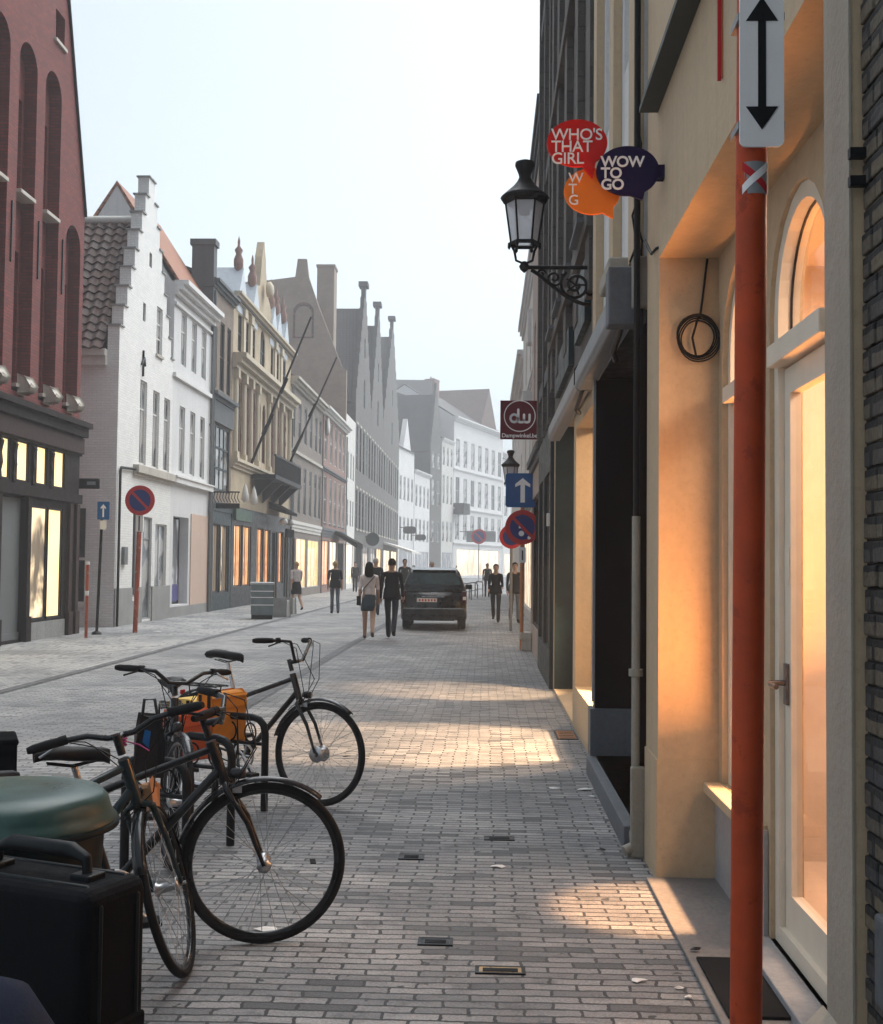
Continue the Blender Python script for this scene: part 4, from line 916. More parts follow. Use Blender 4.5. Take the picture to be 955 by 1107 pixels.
cl.tube([(p_.x, 6.27, p_.z + .11), (p_.x - .03, 6.27, p_.z), (p_.x - .01, 6.27, p_.z - .1)], .0065, 5)
tag(cl.build('cable_coil', m_iron), 'coil of black cable hanging on the lit side of the cream recess', 'cable')

# ------------------------------------------------------------------ speech bubble signs
m_red = paint('sign_red', (.62, .022, .02), .55, spec=.08, var=.08); m_orange = paint('sign_orange', (.85, .22, .03), .55, spec=.08, var=.08); m_navy = paint('sign_navy', (.018, .012, .055), .55, spec=.08, var=.12)
m_signwhite = paint('sign_white', (.86, .85, .85), .5, var=.05)
sg = thing('bubble_sign', 'projecting shop sign of three overlapping speech bubbles in red, orange and navy', 'shop sign', at(722, 187, 6.14))
o0 = Vector(sg.location)
def bubble(name, cx, cy, rx, ry, tail, mat, y, d=6.14):
    c = at(cx, cy, d) - o0; k = d / FPX; pts = []
    ta = [math.atan2(-(ty - cy) / ry, (tx - cx) / rx) for tx, ty in (tail[0], tail[2])]
    a0, a1 = min(ta), max(ta); n = 40
    for i in range(n + 1):
        a = a1 + (2 * math.pi - (a1 - a0)) * i / n; pts.append((c.x + rx * k * math.cos(a), c.z + ry * k * math.sin(a)))
    pts.append(((tail[1][0] - cx) * k + c.x, (cy - tail[1][1]) * k + c.z))
    return MB().prism(pts, y - .012, y + .012, 'y').build(name, mat, sg)
b1 = bubble('red_bubble', 624, 155, 33, 26, ((630, 181), (641, 194), (645, 175)), m_red, .0)
b2 = bubble('orange_bubble', 641, 205, 31, 25.5, ((652, 229), (664, 235), (662, 221)), m_orange, .03)
b3 = bubble('navy_bubble', 678, 187, 34, 27, ((681, 214), (694, 219), (697, 210)), m_navy, -.03)
def sgtext(s_, px, py, h_px, par, y, bold=.0, line=.82):
    p = at(px, py, 6.14) - o0; sz = h_px * 6.14 / FPX / .70
    return lettering(s_, sz, par, m_signwhite, (p.x, y, p.z), (R(90), 0, 0), bold=bold, line=line, space=.95)
sgtext("WHO'S\nTHAT\nGIRL", 596, 152, 12.5, b1, -.0135, .0005, .74)
sgtext("WOW\nTO\nGO", 649, 183, 11.5, b3, -.0435, .0018, .76)
sgtext("W\nT\nG", 615, 196, 11, b2, .0165, .0003, .78)
q = MB().box(-.07, .0, -.03, .03, -.035, .035).box(-.015, .005, -.05, .05, -.06, .06); q.build('bracket', m_navy, sg)
e = Vector((XR, 6.14, o0.z)) - o0
MB().box(-.17, e.x + .02, -.016, .016, -.012, .012).build('rod', m_iron, sg)

# ------------------------------------------------------------------ wall lanterns
def lantern(name, label, loc, xw, s=1.0):
    """loc: foot of the lantern (bracket tip); xw: x of the wall"""
    o = thing(name, label, 'street lamp', loc, 0, 'wall lanterns')
    L = (xw - loc[0])
    m = MB().tube([(-.02, 0, 0), (L, 0, 0)], .018 * s)
    m.tube([(.06, 0, -.02)] + [(.06 + (L - .1) * i / 8, 0, -.02 - .30 * s * math.sin(math.pi / 2 * (i / 8)) ** 1.2) for i in range(1, 9)], .017 * s)
    def scroll(cx, cz, r0, turns, dirn, ph):
        return [(cx + r0 * (1 - .8 * i / 26) * math.cos(ph + dirn * turns * 2 * math.pi * i / 26), 0, cz + r0 * (1 - .8 * i / 26) * math.sin(ph + dirn * turns * 2 * math.pi * i / 26)) for i in range(27)]
    m.tube(scroll(L * .72, -.15 * s, .135 * s, 1.7, 1, 2.2), .014 * s, 6); m.tube(scroll(L * .42, -.09 * s, .075 * s, 1.5, -1, .5), .011 * s, 6); m.tube(scroll(L * .93, -.2 * s, .06 * s, 1.4, 1, 0), .011 * s, 6)
    m.tube(scroll(L * .24, -.055 * s, .04 * s, 1.3, 1, 0), .01 * s, 6)
    for a in range(5): m.tube([(L * .72, 0, -.15 * s), (L * .72 + .09 * s * math.cos(a * 1.26), 0, -.15 * s + .09 * s * math.sin(a * 1.26))], .009 * s, 5)
    m.lathe([(0, .0), (.035 * s, .03 * s), (.045 * s, .06 * s), (.02 * s, .10 * s)], 10, Matrix.Translation((-.0, 0, -.05 * s)))
    m.box(L - .02, L, -.05, .05, -.4 * s, .14 * s)
    m.build('bracket', m_iron, o)
    zb = .20 * s
    yk = MB()
    for sx in (-1, 1): yk.tube([(0, 0, .03 * s), (sx * .07 * s, 0, .06 * s), (sx * .085 * s, 0, .14 * s), (sx * .115 * s, 0, zb)], .011 * s, 6)
    yk.build('yoke', m_iron, o)
    rb, rt, zt = .115 * s, .165 * s, zb + .36 * s
    f = MB().lathe([(rb - .01, zb - .012), (rb + .02, zb - .012), (rb + .02, zb + .015), (rb - .01, zb + .015)], 6, smooth=False)
    f.lathe([(rt - .02, zt - .01), (rt + .015, zt - .01), (rt + .035 * s, zt + .03 * s), (rt - .02, zt + .03 * s)], 6, smooth=False)
    for k in range(6):
        a = 2 * math.pi * k / 6; f.tube([(rb * math.cos(a), rb * math.sin(a), zb), (rt * math.cos(a), rt * math.sin(a), zt)], .009 * s, 5)
    for k in range(6):
        a = 2 * math.pi * k / 6; f.lathe([(0, zb - .05 * s), (.014 * s, zb - .03 * s), (.012 * s, zb + .01)], 6, Matrix.Translation(((rb + .015) * math.cos(a), (rb + .015) * math.sin(a), 0)))
    f.build('cage', m_iron, o)
    MB().lathe([(rb - .006, zb + .01), (rt - .006, zt - .01)], 6, smooth=False).build('lamp_glass', MATS['frosted_glass'], o)
    MB().lathe([(rt + .03 * s, zt + .02 * s), (rt + .045 * s, zt + .04 * s), (rt + .02 * s, zt + .065 * s), (rt * .62, zt + .14 * s), (rt * .42, zt + .18 * s), (rt * .30, zt + .22 * s), (rt * .34, zt + .25 * s), (rt * .52, zt + .32 * s), (rt * .50, zt + .35 * s), (rt * .2, zt + .37 * s), (0, zt + .37 * s)], 20).build('hood', m_iron, o)
    MB().lathe([(0, zt - .12 * s), (.045 * s, zt - .10 * s), (.055 * s, zt - .02 * s), (.0, zt)], 10).build('bulb_holder', m_greypaint, o)
    return o
m_, t_, b_ = newmat('frosted_glass'); b_.inputs['Base Color'].default_value = (.70, .68, .72, 1); b_.inputs['Roughness'].default_value = .25; b_.inputs['Alpha'].default_value = .72
t_.links.new(mixc(t_, noise(t_, objco(t_), 5, 3), (.5, .49, .53), (.78, .76, .79)), b_.inputs['Base Color'])
p_ = at(567, 289, 10.0)
lantern('wall_lantern', 'large black lantern on a scrolled bracket beside the bubble signs', tuple(p_), XR - .0, .98)
p_ = at(552, 532, 24.3)
lantern('wall_lantern', 'small distant lantern just above the blue one-way sign', (p_.x, 24.3, p_.z), 1.32, .92)

# ------------------------------------------------------------------ street signs
m_signblue = paint('sign_blue', (.012, .10, .30), .55, spec=.08, var=.1); m_nopark = paint('no_parking_blue', (.02, .035, .19), .55, spec=.08, var=.1); m_signred = paint('no_parking_red', (.50, .03, .035), .55, spec=.08, var=.12)
m_polered = paint('red_orange_pole', (.50, .070, .020), .55, var=.3, spec=.25, wear=(.33, .045, .016), scale=7)
m_poleorange = paint('orange_pole', (.50, .17, .055), .5, var=.2); m_wine = paint('sign_wine', (.125, .012, .022), .55, spec=.08, var=.1)
m_polerust = paint('rusty_pole', (.40, .085, .045), .7, var=.3, wear=(.42, .36, .33), scale=4); m_signback = paint('sign_grey_back', (.25, .26, .27), .5)
def disc(c, r, y0, y1, n=32): return [(c[0] + r * math.cos(2 * math.pi * i / n), c[1] + r * math.sin(2 * math.pi * i / n)) for i in range(n)]
def nopark(par, r, z, y=0.0, stick=False):
    s_ = MB().prism(disc((0, z), r, 0, 0), y - .015, y + .006, 'y').build('sign_disc', m_signred, par)
    MB().prism(disc((0, z), r * .72, 0, 0), y - .019, y - .0152, 'y').build('blue_field', m_nopark, s_)
    a = r * .53
    MB().prism([(-a - r * .06, z + a - r * .06), (-a + r * .06, z + a + r * .06), (a + r * .06, z - a + r * .06), (a - r * .06, z - a - r * .06)], y - .023, y - .0192, 'y').build('red_bar', m_signred, s_)
    if stick: MB().box(-.07, .0, y - .0215, y - .0195, z - .02, z + .03).prism(disc((-.02, z - .12), .055, 0, 0, 10), y - .0215, y - .0195).prism(disc((.13, z - .2), .035, 0, 0, 10), y - .0205, y - .0155).build('sticker', m_signwhite, s_)
    MB().box(-.05, .05, y + .006, y + .03, z - .15, z + .15).build('clamp', m_signback, s_)
    return s_
def rrect(x0, x1, z0, z1, r, n=5):
    P = []
    for cx, cz, a0 in ((x1 - r, z0 + r, -90), (x1 - r, z1 - r, 0), (x0 + r, z1 - r, 90), (x0 + r, z0 + r, 180)):
        P += [(cx + r * math.cos(R(a0 + 90 * i / n)), cz + r * math.sin(R(a0 + 90 * i / n))) for i in range(n + 1)]
    return P
def oneway(par, w_, h_, z, y=0.0):
    s_ = MB().prism(rrect(-w_ / 2, w_ / 2, z - h_ / 2, z + h_ / 2, w_ * .08), y - .012, y + .006, 'y').build('blue_plate', m_signblue, par)
    k = h_ * .36
    MB().prism([(-w_ * .065, z - k), (w_ * .065, z - k), (w_ * .065, z + k * .45), (w_ * .22, z + k * .25), (w_ * .22, z + k * .5), (0, z + k), (-w_ * .22, z + k * .5), (-w_ * .22, z + k * .25), (-w_ * .065, z + k * .45)], y - .0165, y - .0125, 'y').build('arrow', m_signwhite, s_)
    return s_
# right hand pole with two signs
p_ = ground(564, 703); p_.z = 0
sp = thing('sign_pole', 'orange pole by the right hand wall carrying blue arrow and no-parking signs', 'road sign', p_)
ztop = at(560, 512, p_.y).z
MB().cyl((0, .04, 0), (0, .04, ztop - .3), .038).build('pole', m_poleorange, sp)
nopark(sp, .335, at(559, 570, p_.y).z, 0, True); oneway(sp, .66, .66, at(559, 530, p_.y).z)
zz = at(564, 600, p_.y).z
q = MB().prism(rrect(-.06, .07, zz - .15, zz + .15, .02), -.012, .0, 'y').build('arrow_plate', m_signwhite, sp)
MB().box(-.008, .018, -.016, -.0125, zz - .1, zz + .09).build('arrow', m_iron, q)
# another one farther on
p_ = Vector((at(553, 590, 30).x, 30, 0)); s2 = thing('sign_pole', 'farther no-parking sign half hidden behind the orange sign pole', 'road sign', p_)
MB().cyl((0, .04, 0), (0, .04, 2.5), .035).build('pole', m_signback, s2); nopark(s2, .3, 2.35)
# far one at the street end
p_ = Vector((at(518, 580, 120).x, 120, 0)); s2 = thing('sign_pole', 'tiny no-parking sign far off before the large white building', 'road sign', p_)
MB().cyl((0, .04, 0), (0, .04, 5.2), .05).build('pole', m_signback, s2); nopark(s2, .75, at(518, 580, 120).z)
# left hand rusty pole
p_ = ground(146, 684); p_.z = 0
sp = thing('sign_pole', 'round no-parking sign on a rusty red pole before the whitewashed house', 'road sign', p_)
zc = at(152, 541, p_.y).z; k = at(152, 541, p_.y).x - p_.x
MB().cyl((0, .0, 0), (k * .8, .0, zc - .72), .055).build('pole', m_polerust, sp)
MB().box(k * .8 - .08, k * .8 + .09, -.03, .03, zc - .72, zc - .33).build('mount', m_signwhite, sp); MB().box(k * .8 - .015, k * .8 + .015, -.035, -.0305, zc - .70, zc - .36).build('mount_slot', m_iron, sp)
s_ = nopark(sp, .345, zc, -.04); s_.location.x = k
# small blue arrow sign on a black pole
p_ = ground(104, 686); p_.z = 0
sp = thing('sign_pole', 'small blue arrow sign on a thin black pole by the white side wall', 'road sign', p_)
zc = at(109, 552, p_.y).z
MB().cyl((0, .03, 0), (.06, .03, zc - .2), .032).build('pole', m_iron, sp); s_ = oneway(sp, .27, .40, zc); s_.location.x = .1
MB().prism(rrect(.03, .17, zc - .42, zc - .22, .02), -.01, .0, 'y').build('under_plate', m_signwhite, sp); MB().lathe([(.12, 0), (.1, .05), (.04, .08)], 12, Matrix.Translation((0, .03, 0))).build('pole_foot', m_iron, sp)
p_ = ground(93, 690); p_.z = 0
bo = thing('bollard_post', 'short red and white marker post at the white side wall', 'bollard', p_)
MB().cyl((0, 0, 0), (0, 0, 1.55), .035).build('post', m_polerust, bo); MB().cyl((0, 0, 1.55), (0, 0, 1.62), .042).cyl((0, 0, .9), (0, 0, 1.0), .037).build('white_band', m_signwhite, bo)
o = thing('hanging_sign', 'black boxed sign sticking out from the dark red brick house corner', 'shop sign', at(95, 523, 27.2))
MB().box(-.28, .26, -.06, .06, -.11, .12).build('sign_box', m_black, o, .01); MB().box(.0, .2, -.064, -.0605, -.03, .05).build('pale_mark', m_signback, o); MB().box(-.5, -.28, -.02, .02, .02, .05).build('bracket', m_iron, o)
# wine red dw sign
d_ = 20.6; p_ = at(562, 454, d_)
o = thing('hanging_sign', 'square wine red sign with white dw in a ring', 'shop sign', p_)
k = d_ / FPX
pl = MB().box(-21 * k, 21 * k, -.04, .04, -21 * k, 21 * k).build('sign_plate', m_wine, o, .008)
rg = MB(); rg.holed(disc((0, 4 * k), 17.2 * k, 0, 0, 40), [disc((0, 4 * k), 16.2 * k, 0, 0, 40)], -.045, -.0405); rg.build('ring', m_signwhite, pl)
dw = MB(); s_ = 1.0 * k; y0, y1 = -.046, -.0405
def stroke(pts, wd=2.6):
    # a flat rounded stroke
    L_ = []; 
    for (xa, za), (xb, zb) in zip(pts, pts[1:]):
        v = Vector((xb - xa, zb - za)); 
        if v.length < 1e-6: continue
        n_ = Vector((-v.y, v.x)).normalized() * wd / 2
        dw.prism([((xa + n_.x) * s_, (za + n_.y) * s_), ((xb + n_.x) * s_, (zb + n_.y) * s_), ((xb - n_.x) * s_, (zb - n_.y) * s_), ((xa - n_.x) * s_, (za - n_.y) * s_)], y0, y1, 'y')
    for (xa, za) in pts: dw.prism([((xa + wd / 2 * math.cos(a * math.pi / 5)) * s_, (za + wd / 2 * math.sin(a * math.pi / 5)) * s_) for a in range(10)], y0 - .0005, y1, 'y')
stroke([(-6 + 4.0 * math.cos(R(a)), 1.5 + 4.2 * math.sin(R(a))) for a in range(0, 361, 24)])
stroke([(-1.6, 11), (-1.6, -1), (-.6, -2.6), (2, -2.8), (4, -2.2), (4.6, -.5), (4.6, 5.5)]); stroke([(4.6, -.5), (5.6, -2.4), (8, -2.8), (10, -2.2), (10.6, -.2), (10.6, 5.5)])
dw.build('monogram', m_signwhite, pl)
lettering('Dampwinkel.be', 6.2 * k, pl, m_signwhite, (0, -.0415, -19.2 * k), (R(90), 0, 0), 'CENTER', .002, .0015, 1.0)
MB().box(21 * k, XR - p_.x + .02, -.02, .02, 8 * k, 10 * k).box(21 * k, XR - p_.x + .02, -.02, .02, -11 * k, -9 * k).build('bracket', m_iron, o)
# red pole in front with the double arrow plate
D_ = 3.06; px_ = at(809.5, 1107, D_).x
rp = thing('sign_pole', 'red-orange pole in the foreground topped by white double arrow plate', 'road sign', (px_, D_, 0))
k = D_ / FPX; zpl = at(818, 166, D_).z; dx_ = at(813.5, 190, D_).x - px_
MB().cyl((-.01, 0, 0), (dx_ + .004, 0, zpl + .75), 16.6 * k, 16.6 * k, 32).build('pole', m_polered, rp)
xc = at(819, 80, D_).x - px_
pl = MB().prism(rrect(xc - 23.5 * k, xc + 23.5 * k, zpl, zpl + .43, .018), -.052, -.044, 'y').build('arrow_plate', m_signwhite, rp, .002)
zA, zB = at(820, 148, D_).z - zpl, at(820, 7, D_).z - zpl
a_ = [(xc + x * k, zpl + z) for x, z in ((0, zA), (17, zA + 25 * k), (4.2, zA + 25 * k), (4.2, zB - 26 * k), (17, zB - 26 * k), (0, zB), (-17, zB - 26 * k), (-4.2, zB - 26 * k), (-4.2, zA + 25 * k), (-17, zA + 25 * k))]
MB().prism(a_, -.0545, -.0522, 'y').build('double_arrow', m_iron, pl)
MB().box(xc - 25 * k, xc + 25 * k, -.046, .046, at(818, 146, D_).z, at(818, 138, D_).z).box(xc - 25 * k, xc + 25 * k, -.046, .046, at(818, 30, D_).z, at(818, 22, D_).z).build('clamp', m_signback, rp)
zs = at(813, 196, D_).z; rr_ = 17.1 * k
def band(a0, a1, z0, z1, r): 
    m = MB(); n = 10
    vs = []
    for i in range(n + 1):
        a = a0 + (a1 - a0) * i / n; vs += [(dx_ + r * math.sin(a), -r * math.cos(a), z0), (dx_ + r * math.sin(a), -r * math.cos(a), z1)]
    return m.add(vs, [(2 * i, 2 * i + 2, 2 * i + 3, 2 * i + 1) for i in range(n)], True)
st_ = band(-1.15, 1.15, zs - 18 * k, zs + 17 * k, rr_).build('sticker', m_signback, rp)
for (sg_, mt, off) in ((1, m_signred, .0006), (-1, m_signwhite, .0012)):
    m = MB(); n = 10; vs = []
    for i in range(n + 1):
        f_ = i / n; a = -.85 + 1.7 * f_; zc_ = zs + sg_ * (13 - 26 * f_) * k
        vs += [(dx_ + (rr_ + off) * math.sin(a), -(rr_ + off) * math.cos(a), zc_ - 5 * k), (dx_ + (rr_ + off) * math.sin(a), -(rr_ + off) * math.cos(a), zc_ + 5 * k)]
    m.add(vs, [(2 * i, 2 * i + 2, 2 * i + 3, 2 * i + 1) for i in range(n)], True).build('cross_stroke', mt, st_)
# red striped banner hanging behind the pole top
p_ = at(785, 40, 4.6)
o = thing('banner', 'narrow red and white striped banner hanging behind the arrow plate', 'banner', p_)
for i in range(4): MB().box(-.032 + i * .016, -.018 + i * .016, -.006 - i * .001, .006, -.17 + .01 * (i % 2), .5).build('stripe', (m_signred, m_poleorange, m_signred, m_poleorange)[i], o)
MB().cyl((-.03, 0, .5), (XR - p_.x, 0, .5), .008).build('rod', m_iron, o)
# ================================================================== BICYCLES
m_rubber = paint('tyre_rubber', (.012, .012, .013), .75, var=.3, scale=20); m_alu = paint('aluminium', (.50, .50, .51), .32, .9, .12)
m_bikeblack = paint('black_frame', (.014, .015, .017), .3, var=.2, coat=.4); m_biketeal = paint('petrol_frame', (.018, .034, .040), .3, var=.2, coat=.4)
m_grip = paint('grip_rubber', (.015, .015, .016), .8, var=.3); m_sad = paint('saddle_vinyl', (.014, .014, .016), .5, var=.2)
m_steel = paint('spoke_steel', (.42, .43, .45), .35, .8, .1); m_fender = paint('black_mudguard', (.02, .022, .025), .25, var=.2, coat=.5)
m_rust = m_rust
def wheel(par, Mx, r=.345, n=32, hub_r=.02, hubw=.05, rimmat=None, tw=.0165):
    w_ = MB().lathe([(hub_r * .5, -hubw), (hub_r * 1.5, -hubw * .9), (hub_r * 1.5, -hubw * .75), (hub_r, -hubw * .6), (hub_r, hubw * .6), (hub_r * 1.5, hubw * .75), (hub_r * 1.5, hubw * .9), (hub_r * .5, hubw)], 14, Mx).cyl(Mx @ Vector((0, 0, -.075)), Mx @ Vector((0, 0, .075)), .007).build('wheel', m_alu, par)
    t_ = MB().tube([Mx @ Vector(((r - tw) * math.cos(2 * math.pi * i / 56), (r - tw) * math.sin(2 * math.pi * i / 56), 0)) for i in range(56)], tw, 10, True); t_.build('tyre', m_rubber, w_)
    a = r - tw * 2
    MB().lathe([(a + .004, -.010), (a - .012, -.011), (a - .016, 0), (a - .012, .011), (a + .004, .010)], 56, Mx).build('rim', rimmat or m_bikeblack, w_)
    s_ = MB()
    for i in range(n):
        sd = (-1) ** i; a0 = 2 * math.pi * i / n; a1 = a0 + (.62 if (i // 2) % 2 else -.62)
        s_.cyl(Mx @ Vector((hub_r * 1.4 * math.cos(a1), hub_r * 1.4 * math.sin(a1), sd * hubw * .8)), Mx @ Vector(((a - .012) * math.cos(a0), (a - .012) * math.sin(a0), 0)), .0013, n=4, cap=False)
    s_.build('spokes', m_steel, w_)
    MB().box(-.012, .012, -.0, .003, -.03, .03).build('valve', m_grip, w_).matrix_local = Mx @ Matrix.Translation((r * .6, 0, 0))
    return w_
def guard(par, cx, cz, r, a0, a1, wd=.026, mat=None, T=None):
    m = MB(); n = 22; vs = []
    for i in range(n + 1):
        a = R(a0 + (a1 - a0) * i / n)
        for y, dr in ((-wd, -.012), (-wd * .6, .0), (0, .004), (wd * .6, 0), (wd, -.012)):
            p = Vector((cx + (r + dr) * math.cos(a), y, cz + (r + dr) * math.sin(a))); vs.append(T @ p if T else p)
    m.add(vs, [(i * 5 + k, i * 5 + k + 1, i * 5 + 5 + k + 1, i * 5 + 5 + k) for i in range(n) for k in range(4)], True)
    o = m.build('mudguard', mat or m_fender, par); sm = o.modifiers.new('thick', 'SOLIDIFY'); sm.thickness = .0025
    return o
def bicycle(label, loc, heading, steer=0.0, lean=0.0, frame=None, r=.345, barw=.31, rise=.07, sweep=.10, rack=True, saddle_z=.93, lights=True, dropped=0.0, hub_r=.02, basket=False):
    """origin on the ground under the front hub; local +x is forwards"""
    fm = frame or m_bikeblack
    root = thing('bicycle', label, 'bicycle', loc, 0, 'bicycles at the rack'); root.rotation_euler = (lean, 0, heading)
    wb = 1.06; H = r
    BB = Vector((-.62, 0, .285)); RH = Vector((-wb, 0, H)); ST = Vector((-.76, 0, .72)); HB = Vector((-.175, 0, .70)); HT = Vector((-.235, 0, .865)); TT = Vector((-.224, 0, .835))
    ax = (HT - HB).normalized()
    f = MB().tube([BB, ST], .017).tube([ST + Vector((.02, 0, -.06 - dropped)), TT], .016).tube([BB + Vector((.0, 0, .02)), HB + ax * .05], .020).cyl(HB, HT, .023)
    for s in (-1, 1):
        f.tube([BB + Vector((-.02, s * .03, 0)), RH + Vector((.02, s * .062, 0)), RH + Vector((0, s * .062, 0))], .0095, 6)
        f.tube([ST + Vector((0, s * .02, -.05)), RH + Vector((.06, s * .06, .10)), RH + Vector((0, s * .062, 0))], .008, 6)
    f.cyl(BB + Vector((0, -.035, 0)), BB + Vector((0, .035, 0)), .024); f.build('frame', fm, root)
    sp_ = MB().cyl(ST, ST + (ST - BB).normalized() * (saddle_z - .78), .0135).build('seat_post', m_alu, root)
    sc_ = ST + (ST - BB).normalized() * (saddle_z - .76)
    sv = []; prof = [(-.15, .075, .012), (-.12, .088, .02), (-.06, .078, .02), (.0, .045, .012), (.06, .026, .008), (.12, .021, .004), (.145, .012, -.006)]
    for (x, hw, dz) in prof:
        for k in range(8):
            a = 2 * math.pi * k / 8; sv.append((sc_.x + x, hw * math.cos(a), sc_.z + .025 + dz + .026 * math.sin(a) * (1 if math.sin(a) > 0 else 1.3)))
    m = MB().add(sv, [(i * 8 + k, i * 8 + (k + 1) % 8, i * 8 + 8 + (k + 1) % 8, i * 8 + 8 + k) for i in range(6) for k in range(8)] + [tuple(range(8)), tuple(range(48, 56))], True)
    m.tube([(sc_.x - .1, .02, sc_.z + .0), (sc_.x, .022, sc_.z - .015), (sc_.x + .1, .015, sc_.z + .005)], .004, 5).tube([(sc_.x - .1, -.02, sc_.z), (sc_.x, -.022, sc_.z - .015), (sc_.x + .1, -.015, sc_.z + .005)], .004, 5)
    m.build('saddle', m_sad, root)
    wheel(root, Matrix.Translation(RH) @ Matrix.Rotation(R(90), 4, 'X'), r, rimmat=m_alu)
    guard(root, RH.x, RH.z, r + .022, 5, 175)
    # crank, chain
    q = MB().lathe([(.075, -.002), (.092, -.002), (.092, .002), (.075, .002)], 28, Matrix.Translation(BB + Vector((0, -.045, 0))) @ Matrix.Rotation(R(90), 4, 'X'))
    for k in range(5): q.cyl(BB + Vector((0, -.045, 0)), BB + Vector((.08 * math.cos(k * 1.257), -.045, .08 * math.sin(k * 1.257))), .007, n=6)
    for s, a in ((-1, -40), (1, 140)): q.cyl(BB + Vector((0, s * .055, 0)), BB + Vector((.17 * math.cos(R(a)), s * .07, .17 * math.sin(R(a)))), .010, n=6)
    q = q.build('crank', m_alu, root)
    for s, a in ((-1, -40), (1, 140)):
        c = BB + Vector((.17 * math.cos(R(a)), s * .12, .17 * math.sin(R(a)))); MB().box(c.x - .045, c.x + .045, c.y - .04, c.y + .04, c.z - .012, c.z + .012).build('pedal', m_grip, q, .004)
    ch = MB()
    for s in (1, -1): ch.tube([BB + Vector((0, -.045, s * .09)), RH + Vector((0, -.045, s * .035))], .005, 5)
    ch.build('chain', m_iron, root)
    MB().tube([BB + Vector((-.1, .05, -.02)), BB + Vector((-.05, .17, -.26))], .008, 6).build('kickstand', m_iron, root)
    if rack:
        k = MB()
        for s in (-1, 1):
            k.tube([(RH.x + .19, s * .06, .74), (RH.x - .17, s * .065, .74), (RH.x - .18, s * .03, .74)], .006, 6); k.tube([(RH.x - .06, s * .07, .74), RH + Vector((0, s * .07, 0))], .005, 5); k.tube([(RH.x + .12, s * .07, .74), RH + Vector((0, s * .07, 0))], .005, 5)
        for i in range(4): k.tube([(RH.x + .17 - i * .1, -.06, .74), (RH.x + .17 - i * .1, .06, .74)], .005, 5)
        k.build('luggage_rack', m_iron, root)
    if lights: MB().box(RH.x - .20, RH.x - .18, -.02, .02, .66, .695).build('rear_light', m_signred, root, .005)
    # everything that turns with the handlebar
    T = Matrix.Translation(HB) @ Matrix.Rotation(steer, 4, ax) @ Matrix.Translation(-HB)
    FH = Vector((0, 0, H)); tp = lambda x, y, z: T @ Vector((x, y, z))
    fk = MB()
    for s in (-1, 1): fk.tube([tp(HB.x + .004, s * .012, HB.z - .01), tp(HB.x + .012, s * .052, HB.z - .03), tp(-.075, s * .056, H + .19), tp(0, s * .058, H)], [.015, .014, .012, .008], 8)
    fk.cyl(tp(*(HB - ax * .01)), tp(*(HB + ax * .005)), .024); fk.build('fork', fm, root)
    wheel(root, T @ Matrix.Translation(FH) @ Matrix.Rotation(R(90), 4, 'X'), r, hub_r=hub_r)
    guard(root, 0, H, r + .022, 50, 165, T=T)
    S0 = HT + ax * .02; S1 = HT + ax * .08 + Vector((.07, 0, .015))
    pts = [(S1.x, 0, S1.z)]
    hb = []
    for s in (-1, 1):
        hb.append([tp(S1.x, s * .0, S1.z), tp(S1.x, s * .05, S1.z), tp(S1.x + .01, s * .13, S1.z + rise), tp(S1.x - sweep * .35, s * (barw - .10), S1.z + rise + .005), tp(S1.x - sweep, s * barw, S1.z + rise)])
    b_ = MB().cyl(tp(*S0), tp(*(HT + ax * .10)), .016).tube([tp(*(HT + ax * .08)), tp(*S1)], .015)
    for p in hb: b_.tube(p, .0115)
    b_ = b_.build('handlebar', m_bikeblack, root)
    for s, p in zip((-1, 1), hb):
        a, e = p[3], p[4]; v = (e - a).normalized()
        MB().tube([e - v * .125, e - v * .07, e - v * .01, e + v * .012], [.0165, .019, .0175, .012], 10).build('grip', m_grip, b_)
        MB().tube([a + v * .005, a + v * .02 + T.to_3x3() @ Vector((.045, 0, -.012)), a + v * .10 + T.to_3x3() @ Vector((.06, 0, -.035))], .0055, 6).build('brake_lever', m_alu if s > 0 else m_grip, b_)
        MB().tube([a - v * .0, a - v * .03], .019, 8).build('shifter', m_grip, b_)
    cab = MB()
    for s in (-1, 1):
        a = hb[0 if s < 0 else 1][3]
        cab.tube([a + T.to_3x3() @ Vector((.04, 0, 0)), a + T.to_3x3() @ Vector((.13, -s * .06, -.02)), tp(HB.x + .13, s * .03, HB.z + .14), tp(HB.x + .05, s * .03, HB.z - .01)], .0028, 5)
        cab.tube([a + T.to_3x3() @ Vector((.04, 0, 0)), a + T.to_3x3() @ Vector((.10, -s * .10, -.05)), HB + Vector((.06, s * .02, .03)), HB + Vector((-.08, s * .02, -.08))], .0028, 5)
    cab.build('brake_cable', m_iron, b_)
    if lights:
        MB().lathe([(0, .03), (.022, .03), (.027, .0), (.018, -.03), (0, -.035)], 12, T @ Matrix.Translation((HB.x + .06, 0, HB.z + .03)) @ Matrix.Rotation(R(90), 4, 'Y')).build('headlight', m_fender, root)
    MB().box(HB.x - .02 + .055, HB.x + .075, -.02, .02, HB.z - .05, HB.z - .02).build('brake_arm', m_alu, root).matrix_local = T
    return root, T, tp
deg = math.degrees
# a: nearest wheel seen flat on
p_ = at(285, 932, 5.13)
A_, TA, tA = bicycle('nearest bicycle, black, its front wheel seen flat on', (p_.x, p_.y, 0), R(24), R(-13), saddle_z=.85)
tag(MB().box(-.16, .16, -.13, .13, 0, .16).box(-.165, .165, -.135, .135, .14, .165).build('crate', m_black, None, .01), 'black crate tied on the rear rack at the left picture edge', 'crate')
o = C.objects['crate']; o.location = A_.location + Matrix.Rotation(R(24), 3, 'Z') @ Vector((-1.16, .10, .745)); o.rotation_euler = (0, 0, R(24))
